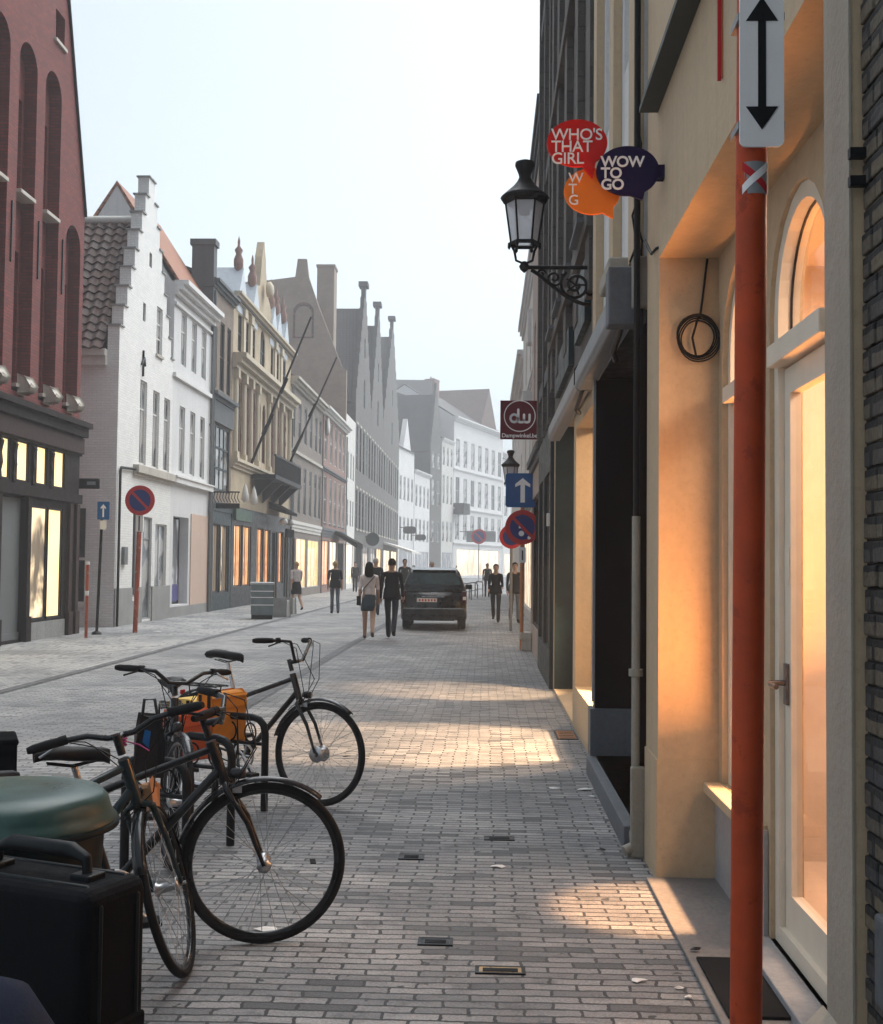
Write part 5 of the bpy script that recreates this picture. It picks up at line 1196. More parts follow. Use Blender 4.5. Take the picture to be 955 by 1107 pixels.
# b: front wheel turned end on
p_ = at(189, 963, 4.72)
B_, TB, tB = bicycle('petrol coloured bicycle with its front wheel turned end on beside green bin', (p_.x, p_.y, 0), R(46), R(50), frame=m_biketeal, saddle_z=.86, rise=.03, sweep=.06, barw=.33)
TB3 = TB
rb = MB(); c_ = TB @ Vector((-.2, 0, .95))
for i in range(3): rb.tube([c_ + Vector((.02 * math.cos(a) , .025 * math.sin(a), -.03 + i * .012)) for a in [k * .7 for k in range(9)]], .004, 5, True)
rb.tube([c_ + Vector((.02, 0, -.02)), c_ + Vector((.05, -.05, -.03)), c_ + Vector((.07, -.09, -.05))], .003, 5)
o = rb.build('ribbon', paint('pink_ribbon', (.45, .05, .20), .6), B_)
gl = MB().prism([(-.04, -.03), (.03, -.04), (.05, .02), (.02, .05), (-.03, .04)], -.035, .035, 'y'); gl.build('brake_cover', paint('tan_leather', (.45, .22, .10), .7, var=.4), B_, .015).matrix_local = TB @ Matrix.Translation((-.10, -.02, .71))
# c: far bicycle with the panniers
p_ = at(345, 815, 8.05)
C_, TC, tC = bicycle('farthest bicycle, dark with upright handlebar, standing past the rack', (p_.x, p_.y, 0), R(-30), R(8), saddle_z=.98, rise=.13, sweep=.16, hub_r=.036)
m_or = paint('orange_canvas', (.72, .26, .02), .7, var=.2); m_ro = paint('red_orange_canvas', (.62, .11, .03), .7, var=.2); m_yel = paint('yellow_canvas', (.78, .52, .13), .7, var=.15)
def pannier(label, name, mat, px, py, d, w_, h_, dp_, rz, flap=None):
    c = at(px, py, d)
    o = thing(name, label, 'bag', (c.x, c.y, c.z - h_ / 2), rz, 'panniers on the farthest bicycle')
    m = MB().prism([(-w_ / 2 * .9, 0), (w_ / 2 * .9, 0), (w_ / 2, h_ * .5), (w_ / 2 * .86, h_ * .93), (w_ / 2 * .5, h_), (-w_ / 2 * .6, h_ * .98), (-w_ / 2, h_ * .55)], -dp_ / 2, dp_ / 2, 'y'); m.build('bag_body', mat, o, .035, 4)
    MB().prism([(-w_ / 2 * 1.02, h_ * .70), (w_ / 2 * 1.02, h_ * .68), (w_ / 2 * .9, h_ * .96), (w_ / 2 * .5, h_ * 1.03), (-w_ / 2 * .6, h_ * 1.02)], -dp_ / 2 - .008, dp_ / 2 + .008, 'y').build('flap', flap or mat, o, .012, 2)
    for x in (-w_ * .25, w_ * .25): MB().box(x - .012, x + .012, -dp_ / 2 - .014, -dp_ / 2 - .001, h_ * .25, h_ * .99).build('strap', m_grip, o)
    MB().box(-w_ * .3, w_ * .3, -dp_ / 2 - .012, -dp_ / 2 - .001, h_ * .12, h_ * .3).build('pocket_trim', m_signback, o, .004)
    return o
pannier('orange pannier nearer the saddle of the farthest bicycle', 'pannier', m_or, 239, 775, 8.0, .155, .32, .30, R(-30))
pannier('red-orange pannier on the rear rack, left of the orange one', 'pannier', m_ro, 203, 795, 7.75, .155, .32, .30, R(-30))
pannier('flat yellow bag lying across the rear rack above the panniers', 'rack_bag', m_yel, 208, 764, 8.0, .26, .11, .2, R(-30))
# d: dark bicycle between, mostly hidden
p_ = at(180, 870, 6.2)
D4, TD, tD = bicycle('black bicycle mostly hidden behind the handlebars of the nearer two', (p_.x, 6.35, 0), R(-74), R(12), saddle_z=.9, rise=.06, sweep=.12)
bg = thing('handlebar_bag', 'black bag with a blue patch hanging from the hidden bicycle handlebar', 'bag', at(162, 800, 5.95), R(20))
MB().prism([(-.07, -.15), (.05, -.16), (.07, .0), (.05, .10), (-.04, .11), (-.07, .02)], -.06, .06, 'y').build('bag_body', m_sad, bg, .02, 3); MB().prism([(-.04, 0), (-.01, -.03), (.0, .05), (-.03, .06)], -.067, -.0605, 'y').build('blue_patch', m_signblue, bg)
MB().tube([(-.04, 0, .10), (-.03, 0, .2), (.02, 0, .2), (.04, 0, .09)], .008, 6).build('handle', m_sad, bg)
# stands
for i, (px, py, d, lab) in enumerate(((289, 878, 7.87, 'black hoop bicycle stand farthest along, by the orange pannier'), (253, 915, 6.9, 'middle hoop bicycle stand behind the flat-on wheel'), (205, 950, 6.05, 'nearest hoop bicycle stand behind the end-on wheel'))):
    x = (px - 525) * d / FPX; o = thing('bicycle_stand', lab, 'bike rack', (x, d, 0), R(155), 'hoop bicycle stands')
    h_ = .60
    MB().tube([(0, 0, 0), (0, 0, h_ - .1), (.015, 0, h_ - .045), (.05, 0, h_ - .012), (.1, 0, h_), (.30, 0, h_), (.35, 0, h_ - .012), (.385, 0, h_ - .045), (.40, 0, h_ - .1), (.40, 0, 0)], .024, 10).build('hoop', m_iron, o)
    k = MB()
    for c in (.12, .28): k.tube([(c + .045 * math.cos(a), 0, h_ - .1 + .06 * math.sin(a)) for a in [q * math.pi / 8 for q in range(16)]], .006, 5, True)
    k.tube([(.0, 0, h_ - .17), (.4, 0, h_ - .17)], .012, 6); k.build('locking_loop', m_iron, o)

# ================================================================== BIN, SUITCASE, BAG
bn = thing('litter_bin', 'round dark litter bin with a domed green lid', 'bin', (-1.455, 3.66, -.0))
m_binlid = paint('green_bin_lid', (.032, .08, .072), .35, var=.4, bmp=.1, scale=5); m_binbody = paint('dark_green_bin', (.007, .014, .015), .5, var=.3, spec=.1)
MB().lathe([(.24, 0), (.25, .03), (.29, .80), (.285, .82)], 40).lathe([(0, .005), (.24, .005)], 40).build('bin_body', m_binbody, bn)
MB().lathe([(.295, .80), (.322, .805), (.327, .825), (.312, .84), (.306, .86), (.298, .885), (.28, .905), (.2, .918), (.1, .922), (0, .922)], 48).build('bin_lid', m_binlid, bn)
MB().lathe([(.323, .795), (.334, .80), (.334, .815), (.323, .818)], 48).build('lid_rim', m_binbody, bn)
m_case = paint('black_case_fabric', (.006, .007, .009), .75, spec=.08, var=.4, bmp=.5, scale=24); m_casetrim = paint('case_trim', (.010, .012, .014), .42, var=.2)
near = at(71, 967, 2.70); right = at(140, 943, 2.905); d1_ = (right - near); d1_.z = 0
ang = math.atan2(d1_.y, d1_.x); tk = d1_.length; Lc = .47; zt = near.z
cs_ = thing('suitcase', 'upright black suitcase with a carry handle in front of the green bin', 'suitcase', (near.x + .05, near.y, 0), ang)
MB().box(0, tk, 0, Lc, .045, zt).build('case_body', m_case, cs_, .035, 4)
tr = MB()
for x in (.045, tk - .045): 
    P_ = [(x, .04, .05), (x, Lc - .04, .05), (x, Lc, .09), (x, Lc, zt - .04), (x, Lc - .04, zt), (x, .04, zt), (x, 0, zt - .04), (x, 0, .09)]
    tr.tube([Vector(p) + Vector((0, .0, 0)) for p in P_], .006, 6, True)
tr.build('piping', m_casetrim, cs_)
hc = Lc * .5; ha = MB().tube([(tk / 2, hc - .14, zt + .008), (tk / 2, hc - .135, zt + .045), (tk / 2, hc - .09, zt + .062), (tk / 2, hc + .09, zt + .062), (tk / 2, hc + .135, zt + .045), (tk / 2, hc + .14, zt + .008)], [.012, .014, .019, .019, .014, .012], 12).box(tk / 2 - .03, tk / 2 + .03, hc - .17, hc - .11, zt - .005, zt + .014).box(tk / 2 - .03, tk / 2 + .03, hc + .11, hc + .17, zt - .005, zt + .014)
ha.build('carry_handle', m_casetrim, cs_, .004)
for x in (.04, tk - .04):
    for y in (.06, Lc - .06): MB().cyl((x - .015, y, .03), (x + .015, y, .03), .03, n=14).build('wheel', m_rubber, cs_)
MB().box(.02, tk - .02, -.012, .004, .15, .55).build('front_pocket', m_case, cs_, .008)
bp_ = at(8, 1030, 2.42)
bk = thing('backpack', 'dark navy backpack slumped against the black suitcase', 'bag', (bp_.x - .04, 2.40, 0), R(-35))
m_navybag = paint('navy_cloth', (.014, .02, .042), .8, var=.4, bmp=.4, scale=14)
MB().lathe([(.0, .02), (.15, .02), (.19, .08), (.2, .3), (.18, .52), (.145, .66), (.09, .75), (0, .79)], 20).build('bag_body', m_navybag, bk)
MB().lathe([(.188, .50), (.2, .52), (.192, .545), (.18, .55)], 20).build('zip_band', m_casetrim, bk); MB().tube([(-.03, 0, .77), (-.03, 0, .82), (.03, 0, .82), (.03, 0, .77)], .01, 8).build('top_loop', m_casetrim, bk)

# ================================================================== CAR
m_car = paint('black_car_paint', (.004, .005, .006), .2, .0, .1, 0, coat=.5, spec=.2); m_cglass = paint('tinted_glass_light_patches', (.020, .045, .050), .05, var=.7, bmp=0, spec=.5, scale=3.2)  # car window colour has reflected and seen-through light painted in as paler patches
m_plate = paint('number_plate', (.72, .72, .70), .5, var=.05); m_tail = paint('tail_lamp', (.07, .008, .008), .2, var=.2, bmp=0); m_chrome = paint('chrome', (.5, .5, .52), .2, 1.0, .05, 0)
p_ = ground(470, 682)
car = thing('parked_car', 'black people carrier seen from behind on the street', 'car', (-1.275, 29.9, 0), R(1.5))
hw = .82
# body side profile (y forwards, z up) below the belt line, with wheel arches
def arcp(cy, r, n=10): return [(cy + r * math.cos(math.pi * i / n), .30 + r * math.sin(math.pi * i / n)) for i in range(n + 1)]
low = [(.02, .26), (.38, .24)] + arcp(.76, .36)[::-1] + [(1.2, .22), (2.9, .22)] + arcp(3.22, .36)[::-1] + [(3.62, .24), (3.92, .28), (3.96, .5), (3.92, .70), (3.7, .84), (3.1, .95), (2.6, 1.0), (.16, .98), (.03, .86), (-.02, .62), (-.03, .40)]
bm = bmesh.new()
def sec(x, sc, dz):  # outline at half-width x, pulled in a little
    return [bm.verts.new((x, 1.95 + (y - 1.95) * sc, z + (dz if z < .5 else 0))) for y, z in low]
rings = [sec(-hw, .94, .03), sec(-hw + .03, .968, .01), sec(-hw + .12, .99, 0), sec(0, 1.0, 0), sec(hw - .12, .99, 0), sec(hw - .03, .968, .01), sec(hw, .94, .03)]
for a, b_ in zip(rings, rings[1:]):
    for i in range(len(low)): bm.faces.new((a[i], a[(i + 1) % len(low)], b_[(i + 1) % len(low)], b_[i]))
for rg_ in (rings[0], rings[-1]):
    tri = tessellate_polygon([[Vector((v.co.y, v.co.z, 0)) for v in rg_]])
    for q in tri:
        try: bm.faces.new([rg_[k] for k in q])
        except ValueError: pass
bmesh.ops.recalc_face_normals(bm, faces=bm.faces); me = bpy.data.meshes.new('car_body'); bm.to_mesh(me); bm.free(); me.materials.append(m_car)
for pl in me.polygons: pl.use_smooth = True
bd = place(me, 'body', car); es = bd.modifiers.new('e', 'EDGE_SPLIT'); es.split_angle = R(35)
# cabin: a tapering shell from belt line to roof
def cab(z, x, y0, y1): return [(-x, y0, z), (x, y0, z), (x, y1, z), (-x, y1, z)]
lv = [cab(.965, hw - .02, .12, 3.05), cab(1.06, hw - .04, .13, 2.95), cab(1.44, hw - .18, .36, 2.30), cab(1.52, hw - .25, .48, 2.12), cab(1.555, hw - .40, .72, 1.9)]
m = MB(); vs = [p for l_ in lv for p in l_]
m.add(vs, [(i * 4 + k, i * 4 + (k + 1) % 4, i * 4 + 4 + (k + 1) % 4, i * 4 + 4 + k) for i in range(4) for k in range(4)] + [(16, 17, 18, 19)], True)
m.build('roof', m_car, car, .06, 4)
def lerp3(a, b, t): return tuple(x + (y - x) * t for x, y in zip(a, b))
def pan(a, b, c, d, ins, off, name, mat):
    ce = [sum(k) / 4 for k in zip(a, b, c, d)]; n_ = (Vector(b) - Vector(a)).cross(Vector(d) - Vector(a)).normalized()
    if n_.dot(Vector(ce) - Vector((0, 1.5, 1.1))) < 0: n_ = -n_
    P_ = [Vector(lerp3(p, ce, ins)) + n_ * off for p in (a, b, c, d)]
    return MB().add(P_ + [p - n_ * .02 for p in P_], [(0, 1, 2, 3), (0, 4, 5, 1), (1, 5, 6, 2), (2, 6, 7, 3), (3, 7, 4, 0)]).build(name, mat, car, .004)
x0_, x1_ = hw - .03, hw - .19
pan((-x0_, .125, 1.02), (x0_, .125, 1.02), (x1_, .36, 1.44), (-x1_, .36, 1.44), .09, .012, 'rear_window', m_cglass)
pan((-x0_, 3.0, 1.02), (x0_, 3.0, 1.02), (x1_, 2.31, 1.44), (-x1_, 2.31, 1.44), .08, .012, 'windscreen', m_cglass)
for s in (-1, 1):
    pan((s * x0_, .25, 1.03), (s * x0_, 1.4, 1.03), (s * x1_, 1.4, 1.43), (s * x1_, .5, 1.43), .10, .012, 'side_window', m_cglass); pan((s * x0_, 1.45, 1.03), (s * x0_, 2.85, 1.03), (s * x1_, 2.22, 1.43), (s * x1_, 1.45, 1.43), .10, .012, 'side_window', m_cglass)
    MB().box(s * (hw - .13), s * (hw - .01), -.02, .12, .66, .98).build('tail_light', m_tail, car, .02)
    MB().box(s * (hw - .10), s * (hw - .02), -.028, -.015, .76, .84).build('reflector', m_plate, car)
    MB().box(s * (hw - .02), s * (hw + .17), 2.35, 2.47, .98, 1.12).build('wing_mirror', m_car, car, .03)
    for cy in (.76, 3.22):
        w_ = MB().lathe([(.05, -.09), (.19, -.095), (.2, .0), (.19, .095), (.05, .1), (0, .1)], 24, Matrix.Translation((s * (hw - .12), cy, .30)) @ Matrix.Rotation(R(90) * s, 4, 'Y')).build('wheel', m_chrome, car)
        MB().lathe([(.19, -.1), (.27, -.1), (.30, -.07), (.30, .07), (.27, .1), (.19, .1)], 28, Matrix.Translation((s * (hw - .12), cy, .30)) @ Matrix.Rotation(R(90) * s, 4, 'Y')).build('tyre', m_rubber, w_)
MB().box(-hw + .04, hw - .04, -.07, .1, .36, .56).build('bumper', m_fender, car, .04, 3)
MB().box(-hw + .05, hw - .3, .0, .05, .24, .36).build('bumper_valance', m_fender, car, .01)
np_ = MB().box(-.42, .08, -.05, -.035, .70, .80).build('number_plate', m_plate, car, .004)
MB().box(-.30, .26, -.055, .0, .82, .845).build('boot_handle', m_chrome, car, .005)
k = MB()
for i in range(6): k.box(-.37 + i * .075, -.33 + i * .075, -.0525, -.0505, .725, .775)
k.build('plate_characters', m_signred, np_)
MB().holed(rect(-.70, .70, .60, .97), [rect(-.692, .692, .608, .962)], -.042, -.03).build('boot_seam', m_grip, car); MB().box(-.06, .06, -.05, -.03, .90, .94).build('boot_badge', m_chrome, car, .01)
MB().tube([(-.28, .06, 1.05), (.1, .05, 1.12)], .008, 5).build('rear_wiper', m_iron, car)
MB().prism([(.38, 1.52), (.30, 1.50), (.62, 1.56)], -.55, .55, 'x').build('roof_spoiler', m_car, car)
for s in (-1, 1): MB().tube([(s * .55, .7, 1.56), (s * .56, .9, 1.60), (s * .56, 1.9, 1.60), (s * .55, 2.1, 1.55)], .014, 6).build('roof_rail', m_iron, car)
MB().box(-.1, .1, .05, .1, .9, 1.35).build('seat_back', m_black, car) if False else None
# ================================================================== PEOPLE
SKIN = paint('skin', (.44, .27, .19), .55, var=.12, bmp=0)
def cloth(name, c): return MATS.get(name) or paint(name, c, .85, var=.25, bmp=.25, scale=10)
def person(label, loc, facing, height=1.72, top=None, legs=None, shoes=None, hair=None, skin=None, stride=.5, female=False, sleeves='long', legwear='long', arms=(12, -14), hairlong=False, extra=None, elbow=(18, 20), group=None):
    """standing or walking adult: one skinned body, origin on the ground between the feet, facing local +y"""
    root = thing('person', label, 'person', loc, facing, group); k = height / 1.75
    V_, E_, Rd, Tg = [], [], [], []
    def v(p, r, tag_, par=None):
        V_.append(Vector(p)); Rd.append(r); Tg.append(tag_)
        if par is not None: E_.append((par, len(V_) - 1))
        return len(V_) - 1
    sh = .165 if female else .19; hp = .092 if female else .09
    pel = v((0, 0, .96), (.165, .11), 'hip'); wa_ = v((0, .0, 1.10), (.135 if female else .158, .105), 'top', pel); ch = v((0, .01, 1.28), (.155 if female else .182, .115), 'top', wa_)
    ub = v((0, -.005, 1.42), (.13, .09), 'top', ch); nk = v((0, .0, 1.50), (.055, .055), 'skin', ub); h0 = v((0, .02, 1.575), (.07, .08), 'skin', nk); h1 = v((0, .018, 1.66), (.078, .095), 'skin', h0); v((0, .005, 1.725), (.055, .07), 'skin', h1)
    ends = {}
    for s, ph in ((-1, 1), (1, -1)):
        a = stride * ph * .42; kn = max(0, -a) * .9 + .06
        if a < 0: kn += .10 * stride
        hj = Vector((s * hp, 0, .90)); th = .43; shn = .42
        kp = hj + Vector((0, math.sin(a) * th, -math.cos(a) * th)); b2 = a - kn
        ap = kp + Vector((0, math.sin(b2) * shn, -math.cos(b2) * shn))
        hi = v(hj, (.088, .09), 'hip', pel); mid = v(hj.lerp(kp, .5), (.074, .078), 'leg', hi); ki = v(kp, (.056, .06), 'leg', mid); wl_ = 1.0 if legwear == 'long' else 0; cf = v(kp.lerp(ap, .35), (.052 + .008 * wl_, .056 + .01 * wl_), 'calf', ki); an = v(ap, (.036 + .016 * wl_, .04 + .02 * wl_), 'calf', cf)
        ft = R(8) + (b2 if b2 < -.25 else 0) * .7
        toe = ap + Vector((s * .01, math.cos(ft) * .15, -.055 + math.sin(min(0, ft)) * .13)); he = ap + Vector((0, -.03, -.05)); hi2 = v(he, (.036, .034), 'shoe', an); v(ap.lerp(toe, .6) + Vector((0, 0, -.012)), (.042, .032), 'shoe', an); v(toe, (.036, .022), 'shoe', len(V_) - 1)
        aa = R(arms[0] if s < 0 else arms[1]); sj = Vector((s * sh, 0, 1.415)); out_ = s * .035
        ep = sj + Vector((out_, math.sin(aa) * .28, -math.cos(aa) * .28)); eb = aa + R(elbow[0] if s < 0 else elbow[1])
        wp = ep + Vector((s * .01, math.sin(eb) * .25, -math.cos(eb) * .25)); hd_ = wp + Vector((0, math.sin(eb) * .08, -math.cos(eb) * .08))
        si = v(sj, (.062, .062), 'top', ub); um = v(sj.lerp(ep, .5), (.048, .05), 'uarm', si); ei = v(ep, (.040, .042), 'uarm', um); fm_ = v(ep.lerp(wp, .4), (.038, .040), 'farm', ei); wi = v(wp, (.026, .030), 'farm', fm_); v(wp.lerp(hd_, .6), (.024, .036), 'hand', wi); v(hd_, (.018, .032), 'hand', len(V_) - 1)
        ends[s] = (wp, hd_)
    zmin = min((p.z - r[0] if t_ == 'shoe' else 9) for p, r, t_ in zip(V_, Rd, Tg)); 
    me = bpy.data.meshes.new('body'); me.from_pydata([(p.x * k, p.y * k, (p.z - zmin) * k) for p in V_], E_, []); me.update()
    tmp = bpy.data.objects.new('tmp', me); C.objects.link(tmp)
    sk = tmp.modifiers.new('skin', 'SKIN'); sk.use_smooth_shade = True
    for i, sv in enumerate(me.skin_vertices[0].data): sv.radius = (Rd[i][0] * k, Rd[i][1] * k); sv.use_root = (i == 0)
    ss = tmp.modifiers.new('sub', 'SUBSURF'); ss.levels = 2; ss.render_levels = 2
    bpy.context.view_layer.update()
    bme = bpy.data.meshes.new_from_object(tmp.evaluated_get(bpy.context.evaluated_depsgraph_get())); bpy.data.objects.remove(tmp); bpy.data.meshes.remove(me)
    skm = skin or SKIN; mats = [skm, top, legs, shoes]
    bme.materials.clear()
    for m_ in mats: bme.materials.append(m_)
    mp = {'skin': 0, 'hand': 0, 'top': 1, 'hip': 2, 'leg': 2 if legwear == 'long' else 0, 'calf': 2 if legwear == 'long' else 0, 'shoe': 3, 'uarm': 0 if sleeves == 'none' else 1, 'farm': 1 if sleeves == 'long' else 0}
    seg = [(V_[a] * k, V_[b] * k, mp[Tg[b]]) for a, b in E_]; zo = zmin * k
    for pl in bme.polygons:
        c = Vector(pl.center); c.z += zo; best = 9; mi = 0
        for a, b, mm in seg:
            ab = b - a; t_ = max(0, min(1, (c - a).dot(ab) / max(1e-9, ab.length_squared))); d = (c - a - ab * t_).length
            if d < best: best = d; mi = mm
        if c.z > 1.475 * k: mi = 0
        pl.material_index = mi; pl.use_smooth = True
    # fingers, nose and ears grow out of the same body mesh
    ex = MB(); U = lambda x, y, z: Vector((x * k, y * k, (z - zmin) * k))
    for s in (-1, 1):
        wp, hd_ = ends[s]; dv = (hd_ - wp).normalized()
        for j, ln in enumerate((.055, .065, .06, .045)):
            b0 = hd_ + Vector((0, (j - 1.5) * .016, 0)); b1 = b0 + dv * ln * .6 + Vector((-s * .004, 0, 0)); b2_ = b0 + dv * ln + Vector((-s * .018, .004, 0))
            ex.tube([U(*(b0 - dv * .02)), U(*b1), U(*b2_)], [.009 * k, .0085 * k, .006 * k], 6)
        tb = wp.lerp(hd_, .5) + Vector((0, .03, 0)); ex.tube([U(*(tb - Vector((0, .02, 0)))), U(*(tb + dv * .03 + Vector((-s * .01, .014, 0)))), U(*(tb + dv * .055 + Vector((-s * .02, .012, 0))))], [.011 * k, .009 * k, .007 * k], 6)
        ex.lathe([(0, -.006), (.012, -.006), (.014, .0), (.01, .006), (0, .006)], 8, Matrix.Translation(U(s * .076, .005, 1.635)) @ Matrix.Rotation(R(80) * s, 4, 'Y') @ Matrix.Scale(2.0 * k, 4))
    ex.tube([U(0, .10, 1.665), U(0, .122, 1.63), U(0, .105, 1.618)], [.009 * k, .015 * k, .011 * k], 6)
    em = ex.mesh('ex', [skm])
    bm = bmesh.new(); bm.from_mesh(bme); bm.from_mesh(em); bm.to_mesh(bme); bm.free(); bpy.data.meshes.remove(em)
    place(bme, 'body', root)
    ey = MB()
    for s in (-1, 1): ey.lathe([(0, .006), (.009, .004), (.011, 0)], 8, Matrix.Translation(U(s * .033, .103, 1.662)) @ Matrix.Rotation(R(-90), 4, 'X'))
    ey.box(-.022 * k, .022 * k, .104 * k, .109 * k, (1.592 - zmin) * k, (1.599 - zmin) * k); ey.build('eyes_and_mouth', m_sad, root)
    hm_ = MB(); n = 14; rings_ = []
    for i in range(8):
        th_ = math.pi * .60 * i / 7
        rings_.append([U(.089 * math.sin(th_) * math.cos(a), .004 + (.108 if math.sin(a) < 0 else .104 - max(0, th_ - .9) * .09) * math.sin(th_) * math.sin(a) - .008, 1.672 + .098 * math.cos(th_) - (.035 * max(0, -math.sin(a)) * (i / 7))) for a in [2 * math.pi * q / n for q in range(n)]])
    hm_.add([p for r_ in rings_ for p in r_], [(i * n + q, i * n + (q + 1) % n, (i + 1) * n + (q + 1) % n, (i + 1) * n + q) for i in range(7) for q in range(n)], True)
    if hairlong: hm_.lathe([(.06 * k, 0), (.098 * k, -.06 * k), (.108 * k, -.16 * k), (.10 * k, -.25 * k), (.05 * k, -.29 * k)], 14, Matrix.Translation(U(0, -.045, 1.70)))
    hm_.build('hair', hair, root)
    if extra: extra(root, U, ends)
    if legwear == 'long':   # hem of the jacket or shirt hanging over the waist
        hr = MB(); n2 = 20; lay = [(1.12, .172, .118), (1.02, .186, .130), (.93, .196, .138), (.86, .202, .144), (.865, .190, .134)]
        hr.add([U(a_ * math.cos(2 * math.pi * q / n2) * (1 + .03 * math.sin(q * 2.3)), b_ * math.sin(2 * math.pi * q / n2), z_ + .012 * math.sin(q * 1.7)) for z_, a_, b_ in lay for q in range(n2)], [(i * n2 + q, i * n2 + (q + 1) % n2, (i + 1) * n2 + (q + 1) % n2, (i + 1) * n2 + q) for i in range(len(lay) - 1) for q in range(n2)], True)
        hr.build('jacket_hem', top, root)
    return root
cl_black = cloth('black_cloth', (.012, .013, .016)); cl_jean = cloth('dark_denim', (.022, .028, .042)); cl_blouse = cloth('pale_blouse', (.78, .68, .65)); cl_denim = cloth('blue_denim', (.045, .07, .09)); cl_tee = cloth('pale_tee', (.58, .52, .52))
cl_shoe = cloth('dark_shoe', (.016, .015, .015)); cl_sandal = cloth('brown_sandal', (.13, .07, .045)); cl_grey = cloth('grey_trousers', (.14, .14, .15)); cl_olive = cloth('dark_olive_jacket', (.03, .036, .034)); cl_blue = cloth('mid_blue_jeans', (.07, .10, .13))
h_dark = cloth('dark_hair', (.012, .009, .008)); h_blond = cloth('blond_hair', (.34, .22, .10)); h_brown = cloth('brown_hair', (.06, .035, .02)); h_greyh = cloth('grey_hair', (.32, .30, .29))
def skirt(mat, zt_=1.03, zb_=.66):
    def f(root, U, ends):
        s_ = (U(0, 0, zt_) - U(0, 0, zb_)).z; k = s_ / (zt_ - zb_)
        MB().lathe([(.125 * k, zt_ * 1), (.155 * k, 0), (.185 * k, 0), (.19 * k, 0)][:0] or [(.12 * k, U(0, 0, zt_).z), (.15 * k, U(0, 0, .94).z), (.175 * k, U(0, 0, .80).z), (.185 * k, U(0, 0, zb_).z), (.175 * k, U(0, 0, zb_ + .01).z)], 20).build('skirt', mat, root)
        MB().tube([U(.13, -.06, 1.44), U(.0, -.125, 1.3), U(-.13, -.11, 1.14), U(-.21, -.02, .98)], .009, 6).build('bag_strap', m_sad, root)
        MB().prism([(U(-.19, 0, 0).x, U(0, 0, .80).z), (U(-.26, 0, 0).x, U(0, 0, .80).z), (U(-.27, 0, 0).x, U(0, 0, .97).z), (U(-.2, 0, 0).x, U(0, 0, .98).z)], -.1, .1, 'y').build('shoulder_bag', m_sad, root, .015)
    return f
def shorts(mat, zb_=.60):
    def f(root, U, ends):
        MB().lathe([(.14 * 1.0, U(0, 0, 1.05).z), (.17, U(0, 0, .92).z), (.185, U(0, 0, .78).z), (.18, U(0, 0, zb_).z), (.17, U(0, 0, zb_ + .01).z)], 18).build('shorts', mat, root)
    return f
G_ = lambda px, py: Vector((ground(px, py).x, ground(px, py).y, 0))
person('dark haired woman in pale blouse and short denim skirt walking away', G_(398.5, 692), R(4), 1.66, cl_blouse, cl_denim, cl_sandal, h_dark, None, .8, True, 'short', 'bare', (-10, 14), True, skirt(cl_denim), (10, 14))
person('man all in black walking away between woman and car', G_(423, 691), R(-2), 1.74, cl_black, cl_jean, cl_shoe, h_dark, None, .8, False, 'long', 'long', (-12, 14), False, None, (14, 16))
person('fair man in pale tee and black shorts walking along the far side', G_(320, 661), R(35), 1.66, cl_tee, cl_black, cl_shoe, h_blond, None, .6, False, 'short', 'bare', (-14, 16), False, shorts(cl_black), (12, 30))
person('person in black tee and blue jeans facing the lit shop windows', G_(362, 664), R(12), 1.68, cl_black, cl_blue, cl_shoe, h_blond, None, .35, False, 'short', 'long', (4, -4), False, None, (12, 12))
person('small dark figure near the awning across the street', Vector((-7.6, 70, 0)), R(180), 1.72, cl_black, cl_black, cl_shoe, h_dark, None, .3)
person('walker with brown hair and black jacket coming towards us on the right', G_(536, 673), R(176), 1.66, cl_black, cl_jean, cl_shoe, h_brown, None, .8, True, 'long', 'long', (10, -4), False, None, (60, 58))
person('man in black with grey trousers partly hidden by the orange sign pole', G_(556.5, 674), R(184), 1.70, cl_black, cl_grey, cl_shoe, h_dark, None, .7, False, 'long', 'long', (-12, 14), False, None, (14, 14))
person('grey haired person in dark jacket just beyond the dark haired woman', Vector((at(406, 640, 38).x, 38, 0)), R(0), 1.78, cl_black, cl_jean, cl_shoe, h_greyh, None, .3)
person('person in dark olive jacket standing beyond the car to its left', Vector((at(437.5, 640, 46).x, 46, 0)), R(185), 1.80, cl_olive, cl_jean, cl_shoe, h_dark, None, .3)
person('grey haired person just showing over the roof of the black car', Vector((at(467, 640, 44).x, 44, 0)), R(170), 1.70, cl_black, cl_jean, cl_shoe, h_greyh, None, .3)
person('distant dark figure farther along the street, left of the coming walkers', Vector((at(527, 630, 62).x, 62, 0)), R(180), 1.7, cl_olive, cl_jean, cl_shoe, h_brown, None, .3)

# ================================================================== SMALL THINGS ON THE STREET
p_ = ground(283, 669)
o = thing('utility_cabinet', 'grey-blue cabinet wrapped in tape beside the lit orange windows', 'cabinet', (p_.x, p_.y, 0), R(12))
m_cab = paint('cabinet_grey', (.16, .20, .21), .5, var=.3, scale=4)
MB().box(-.32, .32, -.3, .3, .12, 1.0).build('cabinet_body', m_cab, o, .02); MB().box(-.35, .35, -.33, .33, 1.0, 1.07).build('cabinet_lid', paint('cabinet_lid', (.45, .47, .48), .5), o, .02); MB().box(-.3, .3, -.28, .28, 0, .12).build('base', m_iron, o)
k = MB()
for z in (.4, .62, .8): k.box(-.325, .325, -.305, .305, z, z + .025)
k.build('tape', m_signwhite, o)
for (px, py, lab) in ((301, 667, 'low grey stone block just right of the tape-wrapped cabinet'), (308, 664, 'second low grey stone block, farther from the cabinet')):
    p_ = ground(px, py); o = tag(MB().prism([(-.3, 0), (.3, 0), (.28, .5), (-.28, .5)], -.3, .3, 'y').build('stone_block', m_grey, None, .03), lab, 'block', 'stone blocks by the cabinet'); o.location = (p_.x, p_.y, 0)
